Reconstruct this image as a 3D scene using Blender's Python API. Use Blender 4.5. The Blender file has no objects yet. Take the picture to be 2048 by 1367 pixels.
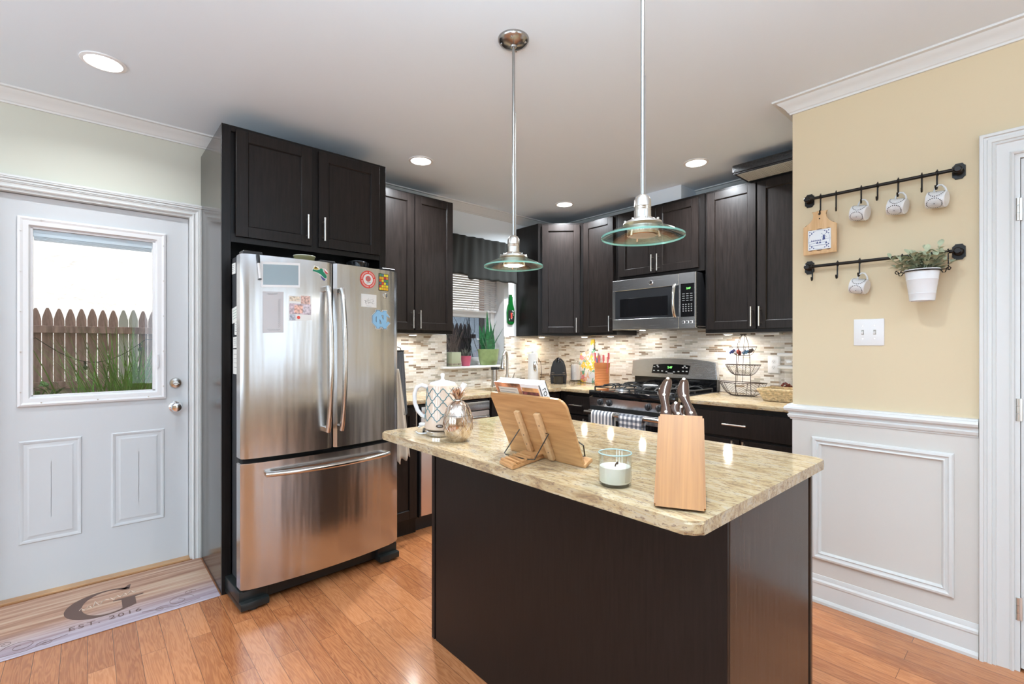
import bpy, bmesh, math, random
from mathutils import Matrix, Vector
random.seed(7)
PI = math.pi
C = bpy.context.scene.collection
S = bpy.context.scene

# ------------------------------------------------------------------ camera
cam_d = bpy.data.cameras.new('camera'); cam = bpy.data.objects.new('camera', cam_d); C.objects.link(cam)
cam.location = (0, 0, 1.28); cam.rotation_euler = (PI/2, 0, math.radians(48.31))
cam_d.sensor_width = 36.0; cam_d.lens = 36.0*953/2048; cam_d.shift_y = 7.5/2048; cam_d.clip_start = .02
S.camera = cam
# ------------------------------------------------------------------ exposure
S.view_settings.view_transform = 'Standard'; S.view_settings.look = 'None'
S.view_settings.exposure = 0.07; S.view_settings.gamma = 1.0; S.view_settings.use_curve_mapping = False
# ------------------------------------------------------------------ sky
W = bpy.data.worlds.new('sky'); S.world = W; W.use_nodes = True
bg = W.node_tree.nodes['Background']; bg.inputs[0].default_value = (.80, .90, 1.0, 1); bg.inputs[1].default_value = 1.5
# ------------------------------------------------------------------ lights
def light(name, kind, loc, energy, color=(1,1,1), rot=(0,0,0), **kw):
    d = bpy.data.lights.new(name, kind); d.energy = energy; d.color = color
    for k, v in kw.items(): setattr(d, k, v)
    o = bpy.data.objects.new(name, d); C.objects.link(o); o.location = loc; o.rotation_euler = rot
    return o
def aim(o, target):
    o.rotation_euler = (Vector(target)-o.location).to_track_quat('-Z', 'Y').to_euler()
sun = light('sun', 'SUN', (6, 1, 8), 5.0, (1, .96, .90), angle=math.radians(.6)); aim(sun, (6-1.0, 1+.12, 8-1.22))
# daylight through the two tall windows of the living room wall behind the camera and the one beside it
DAY = (.68, .84, 1.0)
for i, (x, y) in enumerate(((-2.3, -3.9), (-.4, -3.9), (1.5, -3.9))):
    w = light('daylight_rear_window', 'AREA', (x, y, 1.45), 28, DAY, shape='RECTANGLE', size=1.1, size_y=1.7); w.rotation_euler = (PI/2, 0, 0)
for y in (1.05, 2.10):
    w = light('daylight_side_window', 'AREA', (3.9, y, 1.45), 8, DAY, shape='RECTANGLE', size=.55, size_y=1.7); w.rotation_euler = (PI/2, 0, PI/2)
CAN_W = 7
# added unseen fill: upward area lights that brighten the ceiling and kitchen
for i, (x, y, e) in enumerate(((.45, -.45, 54), (-1.5, -1.3, 22), (1.5, .9, 22), (-.35, .30, 26))):
    light('ceiling_fill', 'AREA', (x, y, 1.85), e, (.66, .85, 1.0), (PI, 0, 0), shape='DISK', size=.5)

# ------------------------------------------------------------------ object helpers
WM = {}
def tag(o, label=None, cat=None, group=None, kind=None):
    if label: o['label'] = label
    if cat: o['category'] = cat
    if group: o['group'] = group
    if kind: o['kind'] = kind
    return o
def mesh_obj(name, bm, m, parent=None, local=False, smooth=35):
    me = bpy.data.meshes.new(name)
    if parent is not None and not local: bm.transform(WM[parent.name].inverted())
    bmesh.ops.recalc_face_normals(bm, faces=bm.faces[:])
    bm.to_mesh(me); bm.free()
    for mm in (m if isinstance(m, (list, tuple)) else [m]): me.materials.append(mm)
    if smooth:
        me.polygons.foreach_set('use_smooth', [True]*len(me.polygons))
        me.set_sharp_from_angle(angle=math.radians(smooth))
    o = bpy.data.objects.new(name, me); C.objects.link(o)
    if parent is not None:
        o.parent = parent; WM[o.name] = WM[parent.name].copy()
    else: WM[o.name] = Matrix.Identity(4)
    return o
def thing(name, label, cat, loc=(0,0,0), rz=0, group=None, kind=None):
    o = bpy.data.objects.new(name, None); C.objects.link(o)
    o.location = loc; o.rotation_euler = (0, 0, rz); o.empty_display_size = .05
    WM[o.name] = Matrix.Translation(loc) @ Matrix.Rotation(rz, 4, 'Z')
    return tag(o, label, cat, group, kind)
def children(o): return [c for c in bpy.data.objects if c.parent == o]
def dup(o, loc, rz=None, label=None, parent=None, rot=None):
    kids = children(o)
    r = o.copy(); C.objects.link(r); r.location = loc
    if rz is not None: r.rotation_euler = (0, 0, rz)
    if rot is not None: r.rotation_euler = rot
    if label: r['label'] = label
    for k in kids: dup_child(k, r)
    return r
def dup_child(k, parent):
    kids = children(k)
    c = k.copy(); C.objects.link(c); c.parent = parent
    for g in kids: dup_child(g, c)

# ------------------------------------------------------------------ mesh helpers (all add to a bmesh)
def BM(): return bmesh.new()
def xf(bm, n0, M):
    bm.verts.ensure_lookup_table()
    bmesh.ops.transform(bm, matrix=M, verts=bm.verts[n0:])
def merge(bm, t, M=None, mi=0):
    """append temporary bmesh t to bm (nothing is ever deleted from bm, so verts keep their order)"""
    t.verts.index_update(); vs = [bm.verts.new(M @ v.co if M is not None else v.co) for v in t.verts]
    for f in t.faces:
        g = bm.faces.new([vs[v.index] for v in f.verts]); g.material_index = mi
    t.free()
def box(bm, x0, x1, y0, y1, z0, z1, b=0, seg=1, M=None, mi=0, sel=None):
    t = bmesh.new(); bmesh.ops.create_cube(t, size=1)
    bmesh.ops.transform(t, matrix=Matrix.Translation(((x0+x1)/2, (y0+y1)/2, (z0+z1)/2)) @ Matrix.Diagonal((abs(x1-x0), abs(y1-y0), abs(z1-z0), 1)), verts=t.verts)
    if b > 0:
        es = [e for e in t.edges if sel is None or sel(*[v.co for v in e.verts])]
        bmesh.ops.bevel(t, geom=es, offset=b, segments=seg, affect='EDGES', profile=.5)
    merge(bm, t, M, mi); return bm
def frame_for(d):
    d = d.normalized(); a = Vector((0,0,1)) if abs(d.z) < .9 else Vector((1,0,0))
    u = d.cross(a).normalized(); v = d.cross(u).normalized(); return u, v
def tube(bm, pts, r, seg=8, closed=False, caps=True, mi=0, flat=None):
    pts = [Vector(p) for p in pts]; n = len(pts); rings = []
    u = None
    for i, p in enumerate(pts):
        if closed: d = pts[(i+1) % n]-pts[i-1]
        else: d = pts[min(i+1, n-1)]-pts[max(i-1, 0)]
        d.normalize()
        if u is None: u, v = frame_for(d)
        else:
            u = (u-d*u.dot(d))
            if u.length < 1e-6: u, v = frame_for(d)
            u.normalize(); v = d.cross(u).normalized()
        rr = r[i] if isinstance(r, (list, tuple)) else r
        fl = flat if flat else 1
        rings.append([bm.verts.new(p+(u*math.cos(2*PI*k/seg)+v*fl*math.sin(2*PI*k/seg))*rr) for k in range(seg)])
    m = n if closed else n-1
    for i in range(m):
        a, b_ = rings[i], rings[(i+1) % n]
        for k in range(seg):
            f = bm.faces.new((a[k], a[(k+1) % seg], b_[(k+1) % seg], b_[k])); f.material_index = mi
    if caps and not closed:
        bm.faces.new(rings[0][::-1]).material_index = mi; bm.faces.new(rings[-1]).material_index = mi
    return bm
def cyl(bm, p0, p1, r0, r1=None, seg=24, mi=0):
    return tube(bm, [p0, p1], [r0, r0 if r1 is None else r1], seg, mi=mi)
def lathe(bm, prof, c=(0,0,0), seg=40, M=None, cap0=True, cap1=True, mi=0, sx=1, sy=1):
    n0 = len(bm.verts); rings = []
    for r, z in prof:
        if r < 1e-5: rings.append([bm.verts.new((c[0], c[1], c[2]+z))])
        else: rings.append([bm.verts.new((c[0]+sx*r*math.cos(2*PI*k/seg), c[1]+sy*r*math.sin(2*PI*k/seg), c[2]+z)) for k in range(seg)])
    for a, b_ in zip(rings, rings[1:]):
        for k in range(seg):
            k2 = (k+1) % seg
            if len(a) == 1 and len(b_) == 1: continue
            if len(a) == 1: f = bm.faces.new((a[0], b_[k], b_[k2])) if False else bm.faces.new((a[0], b_[k2], b_[k]))
            elif len(b_) == 1: f = bm.faces.new((a[k], a[k2], b_[0]))
            else: f = bm.faces.new((a[k], a[k2], b_[k2], b_[k]))
            f.material_index = mi
    if cap0 and len(rings[0]) > 1: bm.faces.new(rings[0][::-1]).material_index = mi
    if cap1 and len(rings[-1]) > 1: bm.faces.new(rings[-1]).material_index = mi
    if M is not None: xf(bm, n0, M)
    return bm
def prism(bm, poly, h, M=None, z0=0, mi=0, b=0, seg=2, sel=None):
    """poly: list of (x, y); extruded from z0 to z0+h in local z, then transformed by M"""
    a = sum(poly[i-1][0]*poly[i][1]-poly[i][0]*poly[i-1][1] for i in range(len(poly)))
    if a < 0: poly = poly[::-1]
    t = bmesh.new()
    lo = [t.verts.new((x, y, z0)) for x, y in poly]; hi = [t.verts.new((x, y, z0+h)) for x, y in poly]
    fs = [t.faces.new(lo[::-1]), t.faces.new(hi)]
    n = len(poly)
    for i in range(n): t.faces.new((lo[i], lo[(i+1) % n], hi[(i+1) % n], hi[i]))
    if b > 0:
        es = list({e for f in fs for e in f.edges if sel is None or sel(*[v.co for v in e.verts])})
        bmesh.ops.bevel(t, geom=es, offset=b, segments=seg, affect='EDGES')
    merge(bm, t, M, mi); return bm
def axes(o, x, y, z):
    """matrix whose columns are the given axes"""
    x, y, z = Vector(x), Vector(y), Vector(z)
    return Matrix(((x[0], y[0], z[0], o[0]), (x[1], y[1], z[1], o[1]), (x[2], y[2], z[2], o[2]), (0, 0, 0, 1)))
def sweep(bm, prof, path, up=(0,0,1), out=None, mi=0):
    """profile (d, z) swept along a polyline in plan; d is measured along the outward normal, mitred at the corners"""
    P = [Vector(p) for p in path]; n = len(P); rings = []
    nor = []
    for i in range(n-1):
        d = (P[i+1]-P[i]).normalized(); nor.append(Vector((d.y, -d.x, 0)))
    for i in range(n):
        if i == 0: m = nor[0]
        elif i == n-1: m = nor[-1]
        else:
            m = (nor[i-1]+nor[i]); m = m/(m.length**2/2)
        rings.append([bm.verts.new(P[i]+m*d+Vector((0,0,z))) for d, z in prof])
    for a, b_ in zip(rings, rings[1:]):
        for k in range(len(prof)-1):
            bm.faces.new((a[k], b_[k], b_[k+1], a[k+1])).material_index = mi
    bm.faces.new(rings[0]); bm.faces.new(rings[-1][::-1])
    bmesh.ops.recalc_face_normals(bm, faces=bm.faces[:])
    return bm
def ring_frame(bm, M, w, h, prof, mi=0):
    """picture-frame moulding of outer size w x h lying in local xz plane, prof = [(inset, out)], out towards local -y"""
    n0 = len(bm.verts); rings = []
    for ins, out in prof:
        rings.append([bm.verts.new(p) for p in ((ins, -out, ins), (w-ins, -out, ins), (w-ins, -out, h-ins), (ins, -out, h-ins))])
    for a, b_ in zip(rings, rings[1:]):
        for k in range(4): bm.faces.new((a[k], a[(k+1) % 4], b_[(k+1) % 4], b_[k])).material_index = mi
    xf(bm, n0, M); return bm
def text_bm(s, size, M, extrude=.0004, align='CENTER', shear=0, bm=None, spacing=1):
    cu = bpy.data.curves.new('t', 'FONT'); cu.body = s; cu.size = size; cu.extrude = extrude; cu.align_x = align; cu.align_y = 'CENTER'; cu.shear = shear
    cu.space_character = spacing
    o = bpy.data.objects.new('t', cu); C.objects.link(o)
    dg = bpy.context.evaluated_depsgraph_get(); me = bpy.data.meshes.new_from_object(o.evaluated_get(dg))
    bm = bm or bmesh.new(); n0 = len(bm.verts); bm.from_mesh(me); xf(bm, n0, M)
    bpy.data.objects.remove(o); bpy.data.curves.remove(cu); bpy.data.meshes.remove(me)
    return bm

# ------------------------------------------------------------------ materials
def nt(name):
    m = bpy.data.materials.new(name); m.use_nodes = True
    return m, m.node_tree, m.node_tree.nodes['Principled BSDF']
def setp(b, **k):
    for a, v in k.items(): b.inputs[a.replace('_', ' ')].default_value = v
def mat(name, col, rough=.5, metal=0, spec=.5, noise=0, nscale=40, stretch=(1,1,1), bump=0, coat=0, emis=None, estr=0, alpha=None, trans=0, ior=1.45, sheen=0):
    m, t, b = nt(name)
    b.inputs['Base Color'].default_value = (*col, 1); b.inputs['Roughness'].default_value = rough
    b.inputs['Metallic'].default_value = metal; b.inputs['Specular IOR Level'].default_value = spec
    b.inputs['Coat Weight'].default_value = coat; b.inputs['Coat Roughness'].default_value = .08
    b.inputs['Transmission Weight'].default_value = trans; b.inputs['IOR'].default_value = ior
    b.inputs['Sheen Weight'].default_value = sheen
    if emis: b.inputs['Emission Color'].default_value = (*emis, 1); b.inputs['Emission Strength'].default_value = estr
    if noise or bump:
        tc = t.nodes.new('ShaderNodeTexCoord'); mp = t.nodes.new('ShaderNodeMapping'); mp.inputs['Scale'].default_value = stretch
        nz = t.nodes.new('ShaderNodeTexNoise'); nz.inputs['Scale'].default_value = nscale; nz.inputs['Detail'].default_value = 6
        t.links.new(tc.outputs['Object'], mp.inputs[0]); t.links.new(mp.outputs[0], nz.inputs['Vector'])
        if noise:
            r = t.nodes.new('ShaderNodeMapRange'); r.inputs['From Min'].default_value = .3; r.inputs['From Max'].default_value = .7
            r.inputs['To Min'].default_value = 1-noise; r.inputs['To Max'].default_value = 1+noise
            mx = t.nodes.new('ShaderNodeVectorMath'); mx.operation = 'SCALE'; mx.inputs[0].default_value = col
            t.links.new(nz.outputs['Fac'], r.inputs['Value']); t.links.new(r.outputs[0], mx.inputs['Scale']); t.links.new(mx.outputs[0], b.inputs['Base Color'])
        if bump:
            bp = t.nodes.new('ShaderNodeBump'); bp.inputs['Strength'].default_value = bump; bp.inputs['Distance'].default_value = .002
            t.links.new(nz.outputs['Fac'], bp.inputs['Height']); t.links.new(bp.outputs[0], b.inputs['Normal'])
    return m
def ramp(t, stops, interp='LINEAR'):
    r = t.nodes.new('ShaderNodeValToRGB'); r.color_ramp.interpolation = interp
    e = r.color_ramp.elements
    while len(e) < len(stops): e.new(.5)
    for el, (p, c) in zip(e, stops): el.position = p; el.color = (*c, 1)
    return r
def glass_mat(name, tint=(1,1,1), gloss=.07, rough=0):
    m, t, b = nt(name); t.nodes.remove(b)
    tr = t.nodes.new('ShaderNodeBsdfTransparent'); tr.inputs[0].default_value = (*tint, 1)
    g = t.nodes.new('ShaderNodeBsdfGlossy'); g.inputs['Roughness'].default_value = rough
    fr = t.nodes.new('ShaderNodeLayerWeight'); fr.inputs['Blend'].default_value = .25
    mr = t.nodes.new('ShaderNodeMapRange'); mr.inputs['To Min'].default_value = gloss; mr.inputs['To Max'].default_value = .38
    mx = t.nodes.new('ShaderNodeMixShader'); o = t.nodes['Material Output']
    t.links.new(fr.outputs['Fresnel'], mr.inputs['Value']); t.links.new(mr.outputs[0], mx.inputs[0])
    t.links.new(tr.outputs[0], mx.inputs[1]); t.links.new(g.outputs[0], mx.inputs[2]); t.links.new(mx.outputs[0], o.inputs[0])
    return m

M_ceil = mat('ceiling_paint', (.79, .87, .945), .9)
M_wallL = mat('wall_paint_cool_light', (.64, .64, .55), .8)  # beige wall colour made paler for the cool window light
M_wallK = mat('wall_paint_window_light', (.84, .89, .92), .8)  # wall colour lightened and cooled to stand in for window daylight
M_wallR = mat('beige_wall_paint', (.72, .60, .405), .8)
M_trim = mat('white_trim_paint', (.72, .73, .715), .35)
M_wains = mat('wainscot_paint', (.675, .65, .605), .5)
M_doorw = mat('white_door_paint', (.64, .66, .67), .4)
M_white = mat('white_plastic', (.82, .82, .82), .35)
M_chrome = mat('chrome', (.75, .75, .76), .12, 1)
M_nickel = mat('brushed_nickel', (.66, .63, .58), .28, 1)
M_black = mat('black_metal', (.012, .011, .011), .35)
M_blackgl = mat('black_gloss', (.008, .008, .009), .08, spec=.6)
M_blackpl = mat('black_plastic', (.02, .02, .022), .35)
M_gap = mat('dark_gap', (.006, .006, .006), .8)

def espresso(name, col=(.0095, .0080, .0075), rough=.3):
    m, t, b = nt(name)
    tc = t.nodes.new('ShaderNodeTexCoord'); mp = t.nodes.new('ShaderNodeMapping'); mp.inputs['Scale'].default_value = (30, 30, 2.2)
    nz = t.nodes.new('ShaderNodeTexNoise'); nz.inputs['Scale'].default_value = 3; nz.inputs['Detail'].default_value = 8; nz.inputs['Roughness'].default_value = .65
    t.links.new(tc.outputs['Object'], mp.inputs[0]); t.links.new(mp.outputs[0], nz.inputs['Vector'])
    r = ramp(t, [(.3, tuple(c*.65 for c in col)), (.7, tuple(c*1.55 for c in col))])
    t.links.new(nz.outputs['Fac'], r.inputs[0]); t.links.new(r.outputs[0], b.inputs['Base Color'])
    rr = t.nodes.new('ShaderNodeMapRange'); rr.inputs['To Min'].default_value = rough*.85; rr.inputs['To Max'].default_value = rough*1.25
    t.links.new(nz.outputs['Fac'], rr.inputs['Value']); t.links.new(rr.outputs[0], b.inputs['Roughness'])
    b.inputs['Specular IOR Level'].default_value = .26
    return m
M_esp = espresso('espresso_wood'); M_esp2 = espresso('espresso_wood_door', (.0135, .0100, .0088), .33)

def steel_mat(name, col=(.64, .64, .645), rough=.24, stretch=(1, 1, 120), bump=.06):
    m, t, b = nt(name)
    b.inputs['Base Color'].default_value = (*col, 1); b.inputs['Metallic'].default_value = 1
    tc = t.nodes.new('ShaderNodeTexCoord'); mp = t.nodes.new('ShaderNodeMapping'); mp.inputs['Scale'].default_value = stretch
    nz = t.nodes.new('ShaderNodeTexNoise'); nz.inputs['Scale'].default_value = 6; nz.inputs['Detail'].default_value = 5
    t.links.new(tc.outputs['Object'], mp.inputs[0]); t.links.new(mp.outputs[0], nz.inputs['Vector'])
    rr = t.nodes.new('ShaderNodeMapRange'); rr.inputs['To Min'].default_value = rough*.8; rr.inputs['To Max'].default_value = rough*1.3
    t.links.new(nz.outputs['Fac'], rr.inputs['Value']); t.links.new(rr.outputs[0], b.inputs['Roughness'])
    bp = t.nodes.new('ShaderNodeBump'); bp.inputs['Strength'].default_value = bump; bp.inputs['Distance'].default_value = .0004
    t.links.new(nz.outputs['Fac'], bp.inputs['Height']); t.links.new(bp.outputs[0], b.inputs['Normal'])
    return m
M_steel = steel_mat('brushed_steel'); M_steelH = steel_mat('satin_steel', (.62, .60, .57), .18)

def granite(name='granite'):
    m, t, b = nt(name)
    tc = t.nodes.new('ShaderNodeTexCoord')
    def noise(scale, st, det=8, rough=.6, dist=0):
        mp = t.nodes.new('ShaderNodeMapping'); mp.inputs['Scale'].default_value = st; mp.inputs['Rotation'].default_value = (0, 0, math.radians(-9))
        nz = t.nodes.new('ShaderNodeTexNoise'); nz.inputs['Scale'].default_value = scale; nz.inputs['Detail'].default_value = det
        nz.inputs['Roughness'].default_value = rough; nz.inputs['Distortion'].default_value = dist
        t.links.new(tc.outputs['Object'], mp.inputs[0]); t.links.new(mp.outputs[0], nz.inputs['Vector']); return nz
    n1 = noise(9, (1, 3.6, 3.6), 10, .72, .9)
    r1 = ramp(t, [(.30, (.20, .14, .09)), (.41, (.36, .25, .14)), (.48, (.48, .36, .20)), (.56, (.53, .43, .28)), (.66, (.46, .40, .31)), (.78, (.40, .36, .31))])
    t.links.new(n1.outputs['Fac'], r1.inputs[0])
    n2 = noise(60, (1, 2.6, 2.6), 5, .7)
    r2 = ramp(t, [(.0, (0,0,0)), (.37, (0,0,0)), (.45, (1,1,1)), (1, (1,1,1))])
    t.links.new(n2.outputs['Fac'], r2.inputs[0])
    mx = t.nodes.new('ShaderNodeMix'); mx.data_type = 'RGBA'; mx.inputs[6].default_value = (.24, .17, .12, 1)
    t.links.new(r2.outputs[0], mx.inputs[0]); t.links.new(r1.outputs[0], mx.inputs[7])
    n3 = noise(5, (1, 9, 9), 6, .6, 1.2)
    r3 = ramp(t, [(.0, (1,1,1)), (.66, (1,1,1)), (.72, (0,0,0)), (1, (0,0,0))])
    t.links.new(n3.outputs['Fac'], r3.inputs[0])
    m3 = t.nodes.new('ShaderNodeMix'); m3.data_type = 'RGBA'; m3.inputs[6].default_value = (.30, .19, .10, 1)
    t.links.new(r3.outputs[0], m3.inputs[0]); t.links.new(mx.outputs[2], m3.inputs[7])
    t.links.new(m3.outputs[2], b.inputs['Base Color'])
    b.inputs['Roughness'].default_value = .07; b.inputs['Specular IOR Level'].default_value = .5
    return m
M_gran = granite()

def floor_mat():
    m, t, b = nt('oak_floor')
    tc = t.nodes.new('ShaderNodeTexCoord')
    br = t.nodes.new('ShaderNodeTexBrick'); br.offset = .37; br.inputs['Scale'].default_value = 1
    br.inputs['Brick Width'].default_value = 1.05; br.inputs['Row Height'].default_value = .083; br.inputs['Mortar Size'].default_value = .0009
    br.inputs['Color1'].default_value = (0,0,0,1); br.inputs['Color2'].default_value = (1,1,1,1); br.inputs['Mortar'].default_value = (.5,.5,.5,1); br.inputs['Mortar Smooth'].default_value = .3
    t.links.new(tc.outputs['Object'], br.inputs['Vector'])
    # wood grain: shifted per board
    sep = t.nodes.new('ShaderNodeSeparateColor'); t.links.new(br.outputs['Color'], sep.inputs[0])
    mul = t.nodes.new('ShaderNodeMath'); mul.operation = 'MULTIPLY'; mul.inputs[1].default_value = 37
    t.links.new(sep.outputs[0], mul.inputs[0])
    cmb = t.nodes.new('ShaderNodeCombineXYZ'); t.links.new(mul.outputs[0], cmb.inputs[0]); t.links.new(mul.outputs[0], cmb.inputs[1])
    ad = t.nodes.new('ShaderNodeVectorMath'); ad.operation = 'ADD'
    mp = t.nodes.new('ShaderNodeMapping'); mp.inputs['Scale'].default_value = (1.3, 15, 1)
    t.links.new(tc.outputs['Object'], mp.inputs[0]); t.links.new(mp.outputs[0], ad.inputs[0]); t.links.new(cmb.outputs[0], ad.inputs[1])
    nz = t.nodes.new('ShaderNodeTexNoise'); nz.inputs['Scale'].default_value = 2.0; nz.inputs['Detail'].default_value = 3; nz.inputs['Distortion'].default_value = .5
    t.links.new(ad.outputs[0], nz.inputs['Vector'])
    sn = t.nodes.new('ShaderNodeMath'); sn.operation = 'MULTIPLY'; sn.inputs[1].default_value = 60; t.links.new(nz.outputs['Fac'], sn.inputs[0])
    s2 = t.nodes.new('ShaderNodeMath'); s2.operation = 'SINE'; t.links.new(sn.outputs[0], s2.inputs[0])
    fn = t.nodes.new('ShaderNodeTexNoise'); fn.inputs['Scale'].default_value = 14; fn.inputs['Detail'].default_value = 6
    t.links.new(ad.outputs[0], fn.inputs['Vector'])
    g = t.nodes.new('ShaderNodeMapRange'); g.inputs['From Min'].default_value = -1; g.inputs['To Min'].default_value = .0; g.inputs['To Max'].default_value = .30
    t.links.new(s2.outputs[0], g.inputs['Value'])
    a1 = t.nodes.new('ShaderNodeMath'); a1.operation = 'MULTIPLY_ADD'; a1.inputs[1].default_value = .45; t.links.new(sep.outputs[0], a1.inputs[0]); t.links.new(g.outputs[0], a1.inputs[2])
    a2 = t.nodes.new('ShaderNodeMath'); a2.operation = 'MULTIPLY_ADD'; a2.inputs[1].default_value = .35; t.links.new(fn.outputs['Fac'], a2.inputs[0]); t.links.new(a1.outputs[0], a2.inputs[2])
    r = ramp(t, [(.05, (.62, .27, .115)), (.45, (.50, .195, .075)), (.95, (.30, .10, .036))])
    t.links.new(a2.outputs[0], r.inputs[0])
    mx = t.nodes.new('ShaderNodeMix'); mx.data_type = 'RGBA'; mx.inputs[7].default_value = (.10, .04, .02, 1)
    t.links.new(br.outputs['Fac'], mx.inputs[0]); t.links.new(r.outputs[0], mx.inputs[6]); t.links.new(mx.outputs[2], b.inputs['Base Color'])
    b.inputs['Roughness'].default_value = .22; b.inputs['Coat Weight'].default_value = .25; b.inputs['Coat Roughness'].default_value = .12
    bp = t.nodes.new('ShaderNodeBump'); bp.inputs['Strength'].default_value = .15; bp.inputs['Distance'].default_value = .002; bp.invert = True
    t.links.new(br.outputs['Fac'], bp.inputs['Height']); t.links.new(bp.outputs[0], b.inputs['Normal'])
    return m
M_floor = floor_mat()

def tile_mat(name, axis):
    m, t, b = nt(name)
    tc = t.nodes.new('ShaderNodeTexCoord'); sp = t.nodes.new('ShaderNodeSeparateXYZ'); cb = t.nodes.new('ShaderNodeCombineXYZ')
    t.links.new(tc.outputs['Object'], sp.inputs[0]); t.links.new(sp.outputs[axis], cb.inputs[0]); t.links.new(sp.outputs[2], cb.inputs[1])
    br = t.nodes.new('ShaderNodeTexBrick'); br.offset = .37; br.offset_frequency = 2; br.squash = 1; br.inputs['Scale'].default_value = 1
    br.inputs['Brick Width'].default_value = .070; br.inputs['Row Height'].default_value = .0148; br.inputs['Mortar Size'].default_value = .0008
    br.inputs['Color1'].default_value = (0,0,0,1); br.inputs['Color2'].default_value = (1,1,1,1); br.inputs['Mortar'].default_value = (.5,.5,.5,1)
    t.links.new(cb.outputs[0], br.inputs['Vector'])
    r = ramp(t, [(0, (.68, .64, .56)), (.14, (.74, .70, .63)), (.30, (.62, .57, .50)), (.44, (.76, .73, .68)), (.58, (.68, .62, .53)), (.70, (.77, .75, .70)),
                 (.83, (.46, .43, .36)), (.88, (.25, .19, .14)), (.94, (.36, .27, .19))], 'CONSTANT')
    t.links.new(br.outputs['Color'], r.inputs[0])
    nz = t.nodes.new('ShaderNodeTexNoise'); nz.inputs['Scale'].default_value = 60; nz.inputs['Detail'].default_value = 4; t.links.new(tc.outputs['Object'], nz.inputs['Vector'])
    mr = t.nodes.new('ShaderNodeMapRange'); mr.inputs['To Min'].default_value = .85; mr.inputs['To Max'].default_value = 1.12; t.links.new(nz.outputs['Fac'], mr.inputs['Value'])
    vm = t.nodes.new('ShaderNodeVectorMath'); vm.operation = 'SCALE'; t.links.new(r.outputs[0], vm.inputs[0]); t.links.new(mr.outputs[0], vm.inputs['Scale'])
    mx = t.nodes.new('ShaderNodeMix'); mx.data_type = 'RGBA'; mx.inputs[7].default_value = (.62, .58, .52, 1)
    t.links.new(br.outputs['Fac'], mx.inputs[0]); t.links.new(vm.outputs[0], mx.inputs[6]); t.links.new(mx.outputs[2], b.inputs['Base Color'])
    bp = t.nodes.new('ShaderNodeBump'); bp.inputs['Strength'].default_value = .5; bp.inputs['Distance'].default_value = .001; bp.invert = True
    t.links.new(br.outputs['Fac'], bp.inputs['Height']); t.links.new(bp.outputs[0], b.inputs['Normal'])
    b.inputs['Roughness'].default_value = .25
    return m
M_tileX = tile_mat('mosaic_tile_back', 0); M_tileY = tile_mat('mosaic_tile_left', 1)
def wood(name, c1, c2, rough=.4, st=(1, 1, 14), scale=5, rot=0):
    m, t, b = nt(name)
    tc = t.nodes.new('ShaderNodeTexCoord'); mp = t.nodes.new('ShaderNodeMapping'); mp.vector_type = 'TEXTURE'; mp.inputs['Rotation'].default_value = (0, 0, rot); mp.inputs['Scale'].default_value = tuple(1/v for v in st)
    nz = t.nodes.new('ShaderNodeTexNoise'); nz.inputs['Scale'].default_value = scale; nz.inputs['Detail'].default_value = 5; nz.inputs['Distortion'].default_value = .4
    t.links.new(tc.outputs['Object'], mp.inputs[0]); t.links.new(mp.outputs[0], nz.inputs['Vector'])
    r = ramp(t, [(.3, c1), (.7, c2)]); t.links.new(nz.outputs['Fac'], r.inputs[0]); t.links.new(r.outputs[0], b.inputs['Base Color'])
    b.inputs['Roughness'].default_value = rough
    return m
M_bamboo = wood('bamboo', (.44, .22, .085), (.60, .33, .14), .35, (1.5, 14, 14), 6)
M_oakblk = wood('oak_block', (.28, .112, .019), (.38, .160, .032), .45, (30, 1.0, 1.0), 4, rot=math.radians(27.8))
M_glass = glass_mat('clear_glass'); M_winglass = glass_mat('window_glass', (.97, .98, .98), .03); M_screen = glass_mat('insect_screen', (.42, .47, .53), .0, .5)
M_emit = mat('lamp_glow', (1,1,1), .5, emis=(1, .98, .94), estr=9)

# ------------------------------------------------------------------ room shell
CEIL = 2.545; XL = -3.42; XK = -3.48; YR = 3.765; YM = 2.735; XM = -.879
def struct(name, bm, m, smooth=20, **k): o = mesh_obj(name, bm, m, smooth=smooth, **k); o['kind'] = 'structure'; return o
bm = BM(); box(bm, XL-.3, 4.1, -4.1, YR+.1, -.06, 0); struct('floor', bm, M_floor, smooth=0)
bm = BM(); box(bm, XK-.2, 4.1, -4.1, YR+.1, CEIL, CEIL+.1); struct('ceiling', bm, M_ceil, smooth=0)
# entry door wall, with its doorway
DY0, DY1, DZ = -.372, .470, 2.062
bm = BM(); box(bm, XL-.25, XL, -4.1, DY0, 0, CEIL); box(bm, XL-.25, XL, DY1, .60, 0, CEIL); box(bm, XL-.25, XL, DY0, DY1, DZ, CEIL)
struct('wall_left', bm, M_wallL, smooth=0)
# kitchen window wall, with its window opening
WY0, WY1, WZ0, WZ1 = 2.33, 3.0, 1.095, 2.12
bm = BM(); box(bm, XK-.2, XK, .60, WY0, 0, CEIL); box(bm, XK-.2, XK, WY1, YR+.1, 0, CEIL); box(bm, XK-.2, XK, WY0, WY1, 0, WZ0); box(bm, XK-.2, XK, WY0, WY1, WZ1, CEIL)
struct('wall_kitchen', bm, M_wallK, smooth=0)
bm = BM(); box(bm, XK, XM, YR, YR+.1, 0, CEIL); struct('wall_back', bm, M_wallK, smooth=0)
# pantry wall with the mugs: end face closes the kitchen recess; doorway at its right
QX0, QX1 = -.086, .76
bm = BM(); box(bm, XM, QX0, YM, YR, 0, CEIL); box(bm, QX1, 4.1, YM, YR, 0, CEIL); box(bm, QX0, QX1, YM, YR, 2.035, CEIL)
struct('wall_right', bm, M_wallR, smooth=0)
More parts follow.
